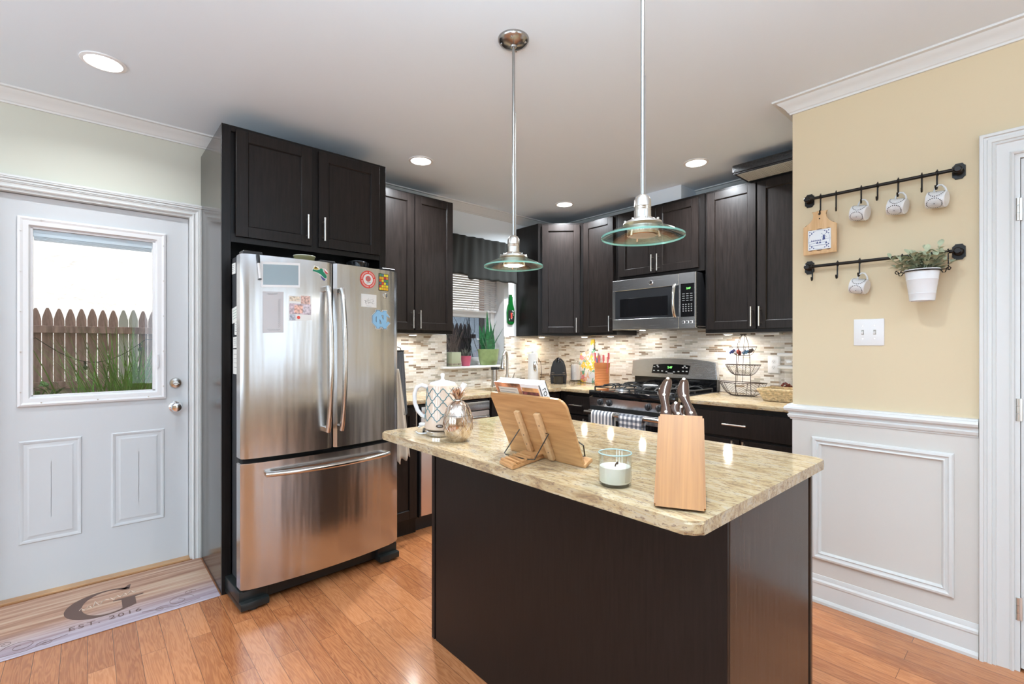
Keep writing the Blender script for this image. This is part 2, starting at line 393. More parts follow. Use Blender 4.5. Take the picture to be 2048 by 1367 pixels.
# living room shell behind the camera, with windows
bm = BM(); y0, y1 = -4.1, -4.0
xs = [-3.7, -2.85, -1.75, -.95, .15, .95, 2.05, 4.1]
for i in range(7):
    if i % 2 == 0: box(bm, xs[i], xs[i+1], y0, y1, 0, CEIL)
    else: box(bm, xs[i], xs[i+1], y0, y1, 0, .6); box(bm, xs[i], xs[i+1], y0, y1, 2.3, CEIL)
struct('wall_rear', bm, M_wallR, smooth=0)
bm = BM(); box(bm, 4.0, 4.1, -4, .6, 0, CEIL); box(bm, 4.0, 4.1, 2.5, YM, 0, CEIL); box(bm, 4.0, 4.1, .6, 2.5, 0, .6); box(bm, 4.0, 4.1, .6, 2.5, 2.3, CEIL)
struct('wall_side', bm, M_wallR, smooth=0)

# crown moulding
CR = [(0, -.088), (.008, -.088), (.010, -.078), (.016, -.074), (.022, -.060), (.036, -.042), (.050, -.026), (.060, -.018), (.064, -.010), (.078, -.008), (.080, 0), (0, 0)]
CRp = [(0, CEIL-.068), (.010, CEIL-.068), (.012, CEIL-.060), (.017, CEIL-.056), (.024, CEIL-.044), (.038, CEIL-.028), (.054, CEIL-.016), (.058, CEIL-.010), (.074, CEIL-.008), (.076, CEIL), (0, CEIL)]
bm = BM(); sweep(bm, CRp, [(XL, -4, 0), (XL, .60, 0)]); struct('trim_1', bm, M_trim)
bm = BM(); sweep(bm, CRp, [(XK, .6, 0), (XK, YR, 0), (-2.33, YR, 0)]); struct('trim_2', bm, M_trim)
bm = BM(); sweep(bm, CRp, [(-1.91, YR, 0), (XM, YR, 0)]); struct('trim_3', bm, M_trim)
bm = BM(); sweep(bm, CRp, [(XM, YR, 0), (XM, YM, 0), (4.0, YM, 0)]); struct('trim_4', bm, M_trim)
# vent chase above the microwave cabinet
bm = BM(); box(bm, -2.33, -1.91, 3.48, YR, 2.42, CEIL); struct('trim_5', bm, M_ceil, smooth=0)
# chair rail, panel frame, wainscot, baseboard on the pantry wall
CX1 = -.186
bm = BM(); box(bm, XM, CX1, YM-.004, YM, .12, .92); struct('trim_6', bm, M_wains, smooth=0)
rail = [(0, .902), (.008, .902), (.010, .908), (.016, .913), (.020, .925), (.014, .930), (.016, .940), (.030, .948), (.034, .958), (.030, .968), (.022, .972), (.020, .978), (0, .980)]
bm = BM(); sweep(bm, rail, [(XM, YR-.6, 0), (XM, YM, 0), (CX1, YM, 0)]); struct('trim_7', bm, M_trim)
pf = [(0, 0), (0, .010), (.006, .016), (.014, .018), (.020, .012), (.026, .010), (.032, .014), (.036, .006), (.040, 0)]
bm = BM(); ring_frame(bm, Matrix.Translation((-.788, YM-.004, .217)), .527, .608, pf); struct('trim_8', bm, M_trim)
base = [(0, 0), (.022, 0), (.022, .012), (.016, .022), (.013, .024), (.013, .092), (.016, .098), (.016, .108), (.010, .116), (.009, .124), (.006, .136), (0, .140)]
bm = BM(); sweep(bm, base, [(XM, YM+.04, 0), (XM, YM, 0), (CX1, YM, 0)]); struct('baseboard_right', bm, M_trim)
bm = BM(); sweep(bm, base, [(.86, YM, 0), (4.0, YM, 0)]); struct('baseboard_far', bm, M_trim)
bm = BM(); sweep(bm, base, [(XL, -4, 0), (XL, -.46, 0)]); struct('baseboard_left', bm, M_trim)
# casings
def casing(bm, M, w, h, cw=.078):
    """inner opening w x h in local xz, outward -y"""
    s_ = min(1, cw/.098); prof = [(0, .0), (0, .012), (.005, .016), (.011, .013), (.012, .009), (cw-.050*s_, .013), (cw-.047*s_, .019), (cw-.038*s_, .016), (cw-.036*s_, .022), (cw-.024*s_, .022), (cw-.022*s_, .018), (cw-.014*s_, .020), (cw-.012*s_, .028), (cw-.002, .029), (cw, .026), (cw, 0)]
    n0 = len(bm.verts); rings = []
    for a, o in prof:
        rings.append([bm.verts.new(p) for p in ((-a, -o, 0), (-a, -o, h+a), (w+a, -o, h+a), (w+a, -o, 0))])
    for A, B in zip(rings, rings[1:]):
        for k in range(3): bm.faces.new((A[k], A[k+1], B[k+1], B[k]))
    bmesh.ops.recalc_face_normals(bm, faces=bm.faces[:])
    bm.verts.ensure_lookup_table(); xf(bm, n0, M)
ML = axes((XL, DY0, 0), (0,1,0), (-1,0,0), (0,0,1))
bm = BM(); casing(bm, ML, DY1-DY0, DZ, .050)
box(bm, XL, XL+.030, DY0-.055, DY1+.050, DZ+.050, DZ+.062, .002); box(bm, XL-.12, XL, DY1-.012, DY1, 0, DZ-.012); box(bm, XL-.12, XL, DY0, DY0+.012, 0, DZ-.012); box(bm, XL-.12, XL, DY0, DY1, DZ-.012, DZ)
struct('trim_9', bm, M_trim)
bm = BM(); casing(bm, Matrix.Translation((QX0, YM, 0)), QX1-QX0, 2.035, .098)
box(bm, QX0, QX0+.016, YM, YM+.12, 0, 2.019); box(bm, QX1-.016, QX1, YM, YM+.12, 0, 2.019); box(bm, QX0, QX1, YM, YM+.12, 2.019, 2.035); box(bm, QX0+.016, QX0+.04, YM+.055, YM+.119, 0, 1.98); box(bm, QX0+.016, QX1-.016, YM+.055, YM+.119, 1.98, 2.019)
struct('trim_10', bm, M_trim)
# threshold of the entry door
bm = BM(); box(bm, XL-.13, XL+.012, DY0+.012, DY1-.012, .0005, .012, .002); struct('trim_11', bm, wood('oak_threshold', (.42,.22,.10), (.55,.32,.15), .35))

# ------------------------------------------------------------------ entry door
DX = -3.462      # inner face
D1 = thing('door_1', 'white entry door with a glass upper lite and two raised panels', 'door', (DX, -.358, .012), PI/2, kind='structure')
ddw, ddh = .813, 2.034
bm = BM(); L0, L1, G0, G1 = .105, .690, .972, 1.912       # lite outer frame (local x, z)
for a in ((0, L0, 0, ddh), (L1, ddw, 0, ddh), (L0, L1, 0, G0), (L0, L1, G1, ddh)): box(bm, a[0], a[1], 0, .044, a[2], a[3])
for px in (.095, .456):
    ring_frame(bm, Matrix.Translation((px, 0, .255)), .242, .528, [(0, -.001), (.006, .005), (.012, .004), (.020, .0005), (.030, .001), (.040, .005), (.05, .005), (.120, .005)])
mesh_obj('door_slab', bm, M_doorw, D1, local=True, smooth=20)
bm = BM(); lf = [(0, 0), (0, .012), (.010, .016), (.020, .012), (.026, .012), (.040, .010), (.046, -.004), (.050, -.006), (.0505, -.012)]
ring_frame(bm, Matrix.Translation((L0-.012, 0, G0-.014)), L1-L0+.024, G1-G0+.028, lf)
g0, g1, h0, h1 = L0+.039, L1-.039, G0+.037, G1-.037
for s in ((g0-.002, g1+.002, h0-.002, h0+.004), (g0-.002, g1+.002, h1-.004, h1+.002), (g0-.002, g0+.004, h0, h1), (g1-.010, g1+.002, h0, h1)): box(bm, s[0], s[1], .004, .03, s[2], s[3])
lite = mesh_obj('lite_frame', bm, M_white, D1, local=True, smooth=20)
bm = BM()
for i in range(3):
    for z in (G0+.004, G1+.002): lathe(bm, [(.0035, 0), (.0035, .002), (0, .0026)], seg=10, M=axes((L0+.075+i*.22, -.016, z), (1,0,0), (0,0,-1), (0,-1,0)))
for i in range(5):
    for x in (L0+.000, L1-.000): lathe(bm, [(.0035, 0), (.0035, .002), (0, .0026)], seg=10, M=axes((x, -.016, G0+.06+i*.205), (1,0,0), (0,0,-1), (0,-1,0)))
mesh_obj('screw', bm, M_nickel, lite, local=True)
bm = BM(); box(bm, g0, g1, .016, .022, h0, h1); mesh_obj('glass_pane', bm, M_winglass, D1, local=True, smooth=0)
bm = BM()
box(bm, g0+.004, g1-.010, .024, .040, h1-.040, h1, .001)
for k in range(5): box(bm, g0+.006, g1-.012, .024, .038, h1-.044-k*.004, h1-.0425-k*.004)
bmm = M_white; bl = mesh_obj('raised_blind', bm, mat('blind_grey_white', (.62, .68, .72), .5), D1, local=True)
bm = BM(); box(bm, g1+.008, g1+.016, -.008, 0, h0+.09, h0+.80, .001); box(bm, g1+.006, g1+.018, -.018, -.006, h0+.13, h0+.21, .002); mesh_obj('blind_slider', bm, M_white, D1, local=True)
for nm, zz, tur in (('deadbolt', 1.058-.012, True), ('doorknob', .917-.012, False)):
    bm = BM(); kx = .750; Mk = axes((kx, 0, zz), (1,0,0), (0,0,1), (0,-1,0))
    if tur:
        lathe(bm, [(.031, 0), (.031, .006), (.027, .012), (.014, .014), (.012, .018), (0, .018)], seg=32, M=Mk)
        box(bm, kx-.016, kx+.016, -.034, -.016, zz-.005, zz+.003, .003)
    else:
        lathe(bm, [(.033, 0), (.033, .005), (.028, .010), (.013, .014), (.012, .030), (.020, .036), (.027, .046), (.028, .054), (.023, .062), (.012, .066), (0, .066)], seg=32, M=Mk)
    mesh_obj(nm, bm, M_steelH if tur else M_chrome, D1, local=True)
bm = BM(); box(bm, .02, .79, .0, .044, -.008, 0); mesh_obj('door_sweep', bm, M_gap, D1, local=True)

# pantry door on the right edge of the picture
D2 = thing('door_2', 'white pantry door with steel hinges at the right edge', 'door', (QX0, YM+.012, .01), 0, kind='structure')
bm = BM(); box(bm, .0175, QX1-QX0-.0175, 0, .035, 0, 2.007, .001)
for px, pz, ph in ((.15, 1.02, .86), (.47, 1.02, .86), (.15, .16, .74), (.47, .16, .74)):
    ring_frame(bm, Matrix.Translation((px, 0, pz)), .23, ph, [(0, -.001), (.006, .004), (.014, -.001), (.022, .001), (.034, .004), (.100, .004)])
mesh_obj('door_slab', bm, M_trim, D2, local=True, smooth=20)
for z in (1.807, 1.018, .235):
    bm = BM(); box(bm, -.006, .022, -.010, -.004, z-.045, z+.045, .001)
    for k in range(3): cyl(bm, (.010, -.012, z-.044+k*.030), (.010, -.012, z-.016+k*.030), .006, seg=12)
    mesh_obj('hinge', bm, M_nickel, D2, local=True)

# ------------------------------------------------------------------ kitchen window
XG = -3.655
W1 = thing('window_1', 'white sliding sash window with blinds over the sink', 'window', (XK, WY0, WZ0), PI/2, kind='structure')
ww, wh = WY1-WY0, WZ1-WZ0; gd = .175        # local: x along wall, y into the wall
bm = BM()
box(bm, 0, .05, gd-.03, gd+.04, 0, wh, .002); box(bm, ww-.05, ww, gd-.03, gd+.04, 0, wh, .002); box(bm, 0, ww, gd-.03, gd+.04, wh-.04, wh, .002); box(bm, 0, ww, gd-.03, gd+.04, 0, .04, .002)
mesh_obj('window_frame', bm, M_white, W1, local=True)
bm = BM(); box(bm, .05, ww-.05, gd-.012, gd+.028, .455, .515, .003); box(bm, .05, .085, gd, gd+.03, .04, wh-.04, .002); box(bm, ww-.085, ww-.05, gd, gd+.03, .04, wh-.04, .002); box(bm, .05, ww-.05, gd, gd+.03, .04, .075, .002)
mesh_obj('sash', bm, M_white, W1, local=True)
bm = BM(); box(bm, .08, ww-.08, gd+.012, gd+.016, .07, wh-.04); mesh_obj('glass_pane', bm, M_winglass, W1, local=True, smooth=0)
bm = BM(); box(bm, .085, ww-.085, gd+.026, gd+.0275, .075, .46); mesh_obj('insect_screen', bm, M_screen, W1, local=True, smooth=0)
bm = BM(); box(bm, .012, ww-.012, gd-.075, gd-.045, wh-.05, wh-.01, .002); box(bm, .012, ww-.012, gd-.072, gd-.048, .505, .522, .003)
z = .540
while z < wh-.05:
    box(bm, .014, ww-.014, -.0125, .0125, -.0006, .0006, M=Matrix.Translation((0, gd-.06, z)) @ Matrix.Rotation(math.radians(-24), 4, 'X')); z += .0215
for x in (.12, ww-.14):
    for dy in (-.013, .013): cyl(bm, (x, gd-.06+dy, .51), (x, gd-.06+dy, wh-.05), .0008, seg=6)
mesh_obj('blinds', bm, M_white, W1, local=True)
bm = BM(); box(bm, XK-.175, XK+.055, 2.265, 3.0-.001, 1.078, 1.099, .006, 3); struct('trim_12', bm, mat('white_marble_sill', (.80, .80, .80), .2, noise=.06, nscale=8))
bm = BM(); box(bm, XK-.20, XK-.0005, WY1-.003, WY1+.0, WZ0+.005, WZ1); struct('trim_13', bm, M_white, smooth=0)

# backsplash
bm = BM(); T = .009
box(bm, XK, XK+T, .62, 2.265, .90, 1.374); box(bm, XK, XK+T, 2.265, WY0, 1.099, 1.374)
box(bm, XK, XK+T, 2.265, 2.996, .90, 1.078); box(bm, XK, XK+T, 2.996, YR, .90, 1.374)
struct('backsplash_left', bm, M_tileY, smooth=0)
bm = BM(); box(bm, XK+T, XM, YR-T, YR, .90, 1.43); struct('backsplash_back', bm, M_tileX, smooth=0)

# ------------------------------------------------------------------ outside
bm = BM(); box(bm, -14, XK-.35, -6, 9, -.35, -.05); struct('ground_yard', bm, mat('yard_soil', (.16, .14, .10), .9, noise=.3, nscale=6), smooth=0)
bm = BM(); box(bm, XK-.45, XK-.22, -6, DY0-.02, -.05, 6); box(bm, XK-.45, XK-.22, DY1+.02, WY0-.04, -.05, 6); box(bm, XK-.45, XK-.22, WY1+.04, 9, -.05, 6)
box(bm, XK-.45, XK-.22, DY0-.02, DY1+.02, DZ+.02, 6); box(bm, XK-.45, XK-.22, WY0-.04, WY1+.04, WZ1+.02, 6); box(bm, XK-.45, XK-.22, WY0-.04, WY1+.04, -.05, WZ0-.04)
struct('wall_outer', bm, mat('outer_brick', (.45, .30, .24), .9), smooth=0)  # raised to an added, unseen upper storey that keeps the fence in shade

# ------------------------------------------------------------------ fence, neighbour's wall, grass
M_stucco = mat('white_stucco', (.86, .86, .85), .95, bump=1.0, nscale=3.5)
for n_ in M_stucco.node_tree.nodes:
    if n_.bl_idname == 'ShaderNodeBump': n_.inputs['Distance'].default_value = .06
bm = BM(); box(bm, -9.3, -9.0, -5, 9, -.12, 6); nb = mesh_obj('neighbour_house', bm, M_stucco, smooth=0); tag(nb, 'white rough stucco wall of the house beyond the picket fence', 'building')
M_fw = mat('weathered_fence_wood', (.44, .33, .29), .85, noise=.4, nscale=5, stretch=(6, 6, 1))
M_fg = mat('grey_picket', (.33, .31, .28), .85, noise=.3, nscale=5, stretch=(6, 6, 1)); M_pale = mat('pale_green_picket', (.62, .70, .64), .8)
def picket_bm(w=.0835, h=1.80, t=.016):
    bm = BM(); n = 8; P = [(-w/2, 0), (w/2, 0), (w/2, h-.13)]
    for k in range(1, n): a = k/n; P.append((w/2*(1-a**1.35)*1.0+.010*a, h-.13+.13*a))
    P.append((.008, h)); P += [(-x, z) for x, z in P[::-1][0:n]]; P.append((-w/2, h-.13))
    prism(bm, P, t, axes((0, 0, -.12), (0,1,0), (0,0,1), (1,0,0))); return bm
FE = thing('picket_fence', 'weathered brown wooden picket fence with pointed tops outside the door', 'fence', (-7.0, 0, 0))
pk = mesh_obj('picket', picket_bm(), M_fw, FE, local=True, smooth=0); pk.location = (0, -1.2, 0)
pkp = bpy.data.objects.new('picket', pk.data.copy()); pkp.data.materials[0] = M_pale
i = 1; y = -1.2+.0885
while y < 5.2:
    c = pk.copy(); C.objects.link(c); c.parent = FE; c.location = (0, y, random.uniform(-.008, .008))
    if i in (17, 18): c.data = pkp.data
    elif i % 5 == 2: pass
    i += 1; y += .0885
    if i > 72: break
bpy.data.objects.remove(pkp)
for z in (1.415, .825):
    bm = BM(); box(bm, .016, .055, -1.3, 5.3, z+.0, z+.075, .003); mesh_obj('fence_rail', bm, M_fw, FE, local=True)
for y in (-1.1, 1.3, 3.7):
    bm = BM(); box(bm, -.09, 0, y-.045, y+.045, -.12, 1.6, .004); mesh_obj('fence_post', bm, M_fg, FE, local=True)
bm = BM(); box(bm, .017, .032, -1.3, 5.3, .70, .824); mesh_obj('kick_board', bm, mat('peeling_paint_board', (.42, .38, .34), .9, noise=.6, nscale=9), FE, local=True)
def leafblade(bm, p, az, L, lean, w, n=7, bend=1.0, twist=0, mi=0):
    """thin tapering strip bending outwards"""
    d = Vector((math.cos(az), math.sin(az), 0)); s = Vector((-math.sin(az+twist), math.cos(az+twist), 0)); p = Vector(p); rows = []
    pos = p.copy(); a = lean
    for k in range(n+1):
        f = k/n; ww_ = w*(1-f**2.2)*(.55+.45*min(1, f*4))
        rows.append((bm.verts.new(pos-s*ww_/2), bm.verts.new(pos+d*ww_*.15), bm.verts.new(pos+s*ww_/2)))
        pos = pos+(d*math.sin(a)+Vector((0,0,1))*math.cos(a))*(L/n); a += bend/n
    for A, B in zip(rows, rows[1:]):
        for k in (0, 1): bm.faces.new((A[k], A[k+1], B[k+1], B[k])).material_index = mi
bm = BM(); rg = random.Random(3)
for k in range(420):
    y = rg.gauss(.34, .16); leafblade(bm, (-6.0+rg.uniform(-.2, .2), y, -.05), rg.uniform(0, 2*PI), rg.uniform(1.0, 1.75), rg.uniform(.02, .30), rg.uniform(.010, .022), 7, rg.uniform(.2, .9))
M_grass = mat('grass_blades', (.15, .34, .06), .6, noise=.5, nscale=4)
o = mesh_obj('ornamental_grass', bm, M_grass, smooth=0); tag(o, 'clump of long green ornamental grass outside the entry door', 'grass')
bm = BM()
for k in range(60):
    leafblade(bm, (-6.4+rg.uniform(-.15, .15), -.42+rg.uniform(-.2, .2), rg.uniform(.4, .9)), rg.uniform(0, 2*PI), .12, rg.uniform(.6, 1.3), .07, 4, .6)
for k in range(8): tube(bm, [(-6.4, -.42, -.1), (-6.4+rg.uniform(-.1, .1), -.42+rg.uniform(-.1, .1), .5), (-6.4+rg.uniform(-.15, .15), -.42+rg.uniform(-.2, .2), .85)], .006, 5)
o = mesh_obj('shrub', bm, mat('shrub_leaves', (.08, .20, .05), .6), smooth=0); tag(o, 'small leafy green shrub low at the left of the fence', 'plant')
bm = BM(); pts = []
for k in range(41):
    y = -1.0+k*.06; ph = ((y+.42) % .95)/.95; pts.append((-6.925, y, 1.38-.28*math.sin(ph*PI)))
tube(bm, pts, .004, 6); cordm = mat('dark_green_cable', (.02, .04, .03), .6)
SL = mesh_obj('string_lights', bm, cordm); tag(SL, 'dark cable of garden string lights sagging along the fence', 'string lights')
for y in (-.02, .45, .93):
    ph = ((y+.42) % .95)/.95; z = 1.38-.28*math.sin(ph*PI)
    bm = BM(); lathe(bm, [(.010, 0), (.012, -.03), (.004, -.032)], (-6.925, y, z)); lathe(bm, [(.004, -.032), (.02, -.06), (.016, -.085), (0, -.09)], (-6.925, y, z), 16, cap0=False); mesh_obj('bulb', bm, cordm, SL)
# bare shrub twigs and leaf seen through the sink window
bm = BM()
for k in range(16):
    p = Vector((-5.6+rg.uniform(-.3, .3), 4.35+rg.uniform(-.4, .4), -.07)); pts = [p.copy()]
    for j in range(7): p = p+Vector((rg.uniform(-.06, .06), rg.uniform(-.18, .18), rg.uniform(.2, .36))); pts.append(p.copy())
    tube(bm, pts, [.010*(1-j/9) for j in range(8)], 5)
o = mesh_obj('bare_shrub', bm, mat('twig_bark', (.10, .08, .07), .9)); tag(o, 'bare thin branches standing outside the sink window', 'shrub')

# ------------------------------------------------------------------ cabinets
def shaker(w, h, t=.019, fr=.056):
    bm = BM()
    box(bm, 0, fr, -t, 0, 0, h, .0012); box(bm, w-fr, w, -t, 0, 0, h, .0012)
    box(bm, fr, w-fr, -t, 0, 0, fr, .0012); box(bm, fr, w-fr, -t, 0, h-fr, h, .0012)
    ring_frame(bm, Matrix.Translation((fr, 0, fr)), w-2*fr, h-2*fr, [(-.001, t-.001), (.004, .012), (.0045, .0065)])
    box(bm, fr, w-fr, -.008, -.003, fr, h-fr)
    return bm
def bar_handle(L, vertical=True):
    bm = BM(); r = .0058
    a = (0, -.034, -L/2) if vertical else (-L/2, -.034, 0); b_ = (0, -.034, L/2) if vertical else (L/2, -.034, 0)
    cyl(bm, a, b_, r, seg=14)
    for s in (-.34, .34):
        p = (0, s*L) if vertical else (s*L, 0); cyl(bm, (p[0], 0, p[1]), (p[0], -.034, p[1]), .0042, seg=10)
    return bm
def door(root, x0, x1, z0, z1, hx=None, hz=None, y=0, name='cabinet_door', drawer=False, L=.135):
    o = mesh_obj(name, shaker(x1-x0, z1-z0) if not drawer else box(BM(), 0, x1-x0, -.019, 0, 0, z1-z0, .003), M_esp2, root, local=True, smooth=20)
    o.location = (x0, y, z0)
    if hx is not None:
        h = mesh_obj('handle', bar_handle(L, not drawer), M_nickel, o, local=True); h.location = (hx-x0, -.019, hz-z0)
    return o
# tall refrigerator surround with cabinet above
FC = thing('refrigerator_cabinet', 'tall dark brown two-door cabinet enclosing and topping the refrigerator', 'cabinet', (-2.815, .513, 0), PI/2)
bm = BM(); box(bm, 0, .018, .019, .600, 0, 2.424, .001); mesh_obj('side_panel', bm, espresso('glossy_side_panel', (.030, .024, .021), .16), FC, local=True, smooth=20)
bm = BM(); box(bm, .892, .912, .019, .600, 0, 2.424, .001); mesh_obj('side_panel', bm, M_esp, FC, local=True, smooth=20)
bm = BM(); box(bm, .018, .892, .02, .600, 1.83, 2.420); mesh_obj('cabinet_body', bm, M_esp, FC, local=True, smooth=20)
bm = BM(); box(bm, 0, .042, 0, .019, 0, 2.424, .001); box(bm, .870, .912, 0, .019, 0, 2.424, .001); box(bm, .042, .870, 0, .019, 2.395, 2.424); box(bm, .042, .870, 0, .019, 1.82, 1.865); box(bm, .43, .50, 0, .019, 1.865, 2.395)
mesh_obj('face_frame', bm, M_esp, FC, local=True, smooth=20)
door(FC, .063, .446, 1.850, 2.405, .416, 1.950); door(FC, .486, .862, 1.850, 2.405, .508, 1.950)
def wall_cab(name, label, loc, rz, w, d, z0, z1, doors, group=None):
    t = thing(name, label, 'cabinet', loc, rz, group)
    bm = BM(); box(bm, 0, w, .0, d, z0, z1, .001); mesh_obj('cabinet_body', bm, M_esp, t, local=True, smooth=20)
    for a in doors: door(t, *a)
    return t
GRPW = 'dark wall cabinets'
wall_cab('wall_cabinet', 'dark two-door wall cabinet between the refrigerator and the sink window', (-3.172, 1.432, 0), PI/2, .757, .300, 1.374, 2.425, [(.012, .395, 1.398, 2.412, .372, 1.478), (.405, .745, 1.398, 2.412, .432, 1.478)], GRPW)
# corner cabinet
CC = thing('corner_wall_cabinet', 'diagonal corner wall cabinet with one brown door right of the green bottle', 'cabinet', (-3.175, 3.155, 0), PI/4, GRPW)
bm = BM(); prism(bm, [(XK+.001, 3.155), (-3.175, 3.155), (-2.877, 3.453), (-2.877, YR-.001), (XK+.001, YR-.001)], 2.425-1.374, z0=1.374)
mesh_obj('cabinet_body', bm, M_esp, CC, smooth=20)
door(CC, .038, .388, 1.398, 2.405, .352, 1.470)
wall_cab('wall_cabinet', 'narrow one-door dark wall cabinet left of the microwave', (-2.875, 3.455, 0), 0, .375, .309, 1.374, 2.425, [(.012, .345, 1.398, 2.412, .325, 1.474)], GRPW)
wall_cab('wall_cabinet', 'short two-door dark cabinet directly above the microwave', (-2.497, 3.455, 0), 0, .790, .309, 1.845, 2.425, [(.030, .386, 1.872, 2.400, .366, 1.950), (.392, .748, 1.872, 2.400, .418, 1.950)], GRPW)
wall_cab('wall_cabinet', 'wide two-door dark wall cabinet right of the microwave with a tray on top', (-1.700, 3.455, 0), 0, .800, .309, 1.374, 2.425, [(.020, .365, 1.398, 2.405, .345, 1.482), (.375, .770, 1.398, 2.405, .398, 1.482)], GRPW)
# under-cabinet lights
M_puck = mat('puck_glow', (1,1,1), .5, emis=(1, .90, .76), estr=25)
PK = [(-3.30, 1.90, (1, .97, .93), 1.6), (-3.33, 3.36, (1, .82, .62), 1.7), (-2.985, 3.60, (1, .92, .84), .8), (-2.675, 3.60, (1, .93, .85), .9), (-1.597, 3.60, (1, .93, .86), 2.6)]
LBL = ['small white puck light under the cabinet beside the window', 'small warm puck light under the corner cabinet', 'left puck light under the narrow cabinet by the microwave', 'right puck light under the narrow cabinet by the microwave', 'puck light under the right wall cabinet above the wire baskets']
for (x, y, c, e), lb in zip(PK, LBL):
    t = thing('puck_light', lb, 'light', (x, y, 1.374), 0, 'under-cabinet lights')
    bm = BM(); lathe(bm, [(.036, 0), (.036, -.010), (.032, -.012), (.028, -.012)], seg=28); mesh_obj('housing', bm, M_white, t, local=True)
    bm = BM(); lathe(bm, [(.028, -.0122), (.020, -.0135), (0, -.014)], seg=24, cap0=False); mesh_obj('lens', bm, M_puck, t, local=True)
    l = light('puck_lamp', 'AREA', (0, 0, -.016), e, c, shape='DISK', size=.05); l.parent = t

# base cabinets, counters
def base_cab(name, label, loc, rz, w, d, fronts, toe=.07):
    t = thing(name, label, 'cabinet', loc, rz, 'dark base cabinets')
    bm = BM(); box(bm, 0, w, 0, d, .10, .883); box(bm, 0, w, toe, d, 0, .10); mesh_obj('cabinet_body', bm, M_esp, t, local=True, smooth=20)
    for f in fronts: door(t, *f[:-1], **f[-1])
    return t
base_cab('base_cabinet', 'narrow dark base cabinet with one door right of the refrigerator', (-2.868, 1.432, 0), PI/2, .252, .60, [(.012, .240, .115, .865, .215, .79, {})], toe=.02)
base_cab('sink_cabinet', 'dark corner base cabinet under the sink right of the dishwasher', (-2.868, 2.315, 0), PI/2, .80, .60, [(.015, .395, .115, .865, .37, .79, {}), (.405, .79, .115, .865, .43, .79, {})])
base_cab('base_cabinet', 'dark drawer and door base cabinet left of the range', (-2.868+.003, 3.130, 0), 0, .375, .62, [(.085, .340, .700, .850, .212, .775, dict(drawer=True, name='drawer', L=.14)), (.085, .340, .115, .685, .300, .605, {})])
base_cab('base_cabinet', 'wide dark base cabinet with long drawer right of the range', (-1.715, 3.130, 0), 0, .832, .62, [(.020, .815, .690, .850, .385, .772, dict(drawer=True, name='drawer', L=.15)), (.020, .405, .115, .675, .372, .605, {}), (.415, .815, .115, .675, .440, .605, {})])
def countertop(name, label, polys, group='granite countertops'):
    bm = BM()
    for p in polys: prism(bm, p, .030, z0=.884, b=0)
    o = mesh_obj(name, bm, M_gran, smooth=25); return tag(o, label, 'countertop', group)
SX0, SX1, SY0, SY1 = -3.235, -2.915, 2.43, 2.99
XF = -2.822; YF = 3.088; XB = XK+.010
bm = BM()
def slab(x0, x1, y0, y1, be=()):
    box(bm, x0, x1, y0, y1, .884, .914, .007 if be else 0, 3, sel=lambda p, q: any(abs(p[ax]-v) < 1e-6 and abs(q[ax]-v) < 1e-6 and abs(p.z-q.z) < 1e-6 for ax, v in be))
slab(XB, XF, 1.434, SY0, [(0, XF)]); slab(XB, XF, SY1, YR-.010); slab(XB, SX0, SY0, SY1); slab(SX1, XF, SY0, SY1, [(0, XF)]); slab(XF, -2.483, YF, YR-.010, [(1, YF)])
o = mesh_obj('sink_countertop', bm, M_gran, smooth=25); tag(o, 'L-shaped granite countertop around the sink and corner', 'countertop', 'granite countertops')
bm = BM(); slab(-1.717, XM-.001, YF, YR-.010, [(1, YF)]); o = mesh_obj('countertop', bm, M_gran, smooth=25); tag(o, 'granite countertop right of the range under the wire baskets', 'countertop', 'granite countertops')
bm = BM(); t_ = .004
for a in ((SX0-t_, SX0, SY0, SY1), (SX1, SX1+t_, SY0, SY1), (SX0, SX1, SY0-t_, SY0), (SX0, SX1, SY1, SY1+t_)): box(bm, *a, .72, .8838)
box(bm, SX0, SX1, SY0, SY1, .716, .72); lathe(bm, [(.04, .7202), (.036, .7215), (0, .7215)], ((SX0+SX1)/2, (SY0+SY1)/2, 0))
o = mesh_obj('sink', bm, M_steel, smooth=25); tag(o, 'stainless steel sink set below the window in the counter', 'sink')

# dishwasher
DW = thing('dishwasher', 'stainless steel dishwasher in the counter run behind the kettle', 'dishwasher', (-2.862, 1.694, 0), PI/2)
bm = BM(); box(bm, .004, .606, .0, .56, .10, .872); box(bm, .004, .606, .05, .56, .0, .10); mesh_obj('body', bm, M_blackpl, DW, local=True, smooth=0)
bm = BM(); box(bm, .006, .604, -.022, 0, .115, .790, .004, 2); mesh_obj('door_panel', bm, mat('dishwasher_steel', (.62, .55, .52), .32, .85), DW, local=True)
bm = BM(); box(bm, .006, .604, -.026, 0, .796, .862, .004, 2); mesh_obj('control_panel', bm, M_steel, DW, local=True)
bm = BM(); tube(bm, [(.03, 0-.02, .745), (.05, -.062, .748), (.30, -.070, .748), (.56, -.062, .748), (.58, -.02, .745)], .014, 12); mesh_obj('handle', bm, M_steelH, DW, local=True)

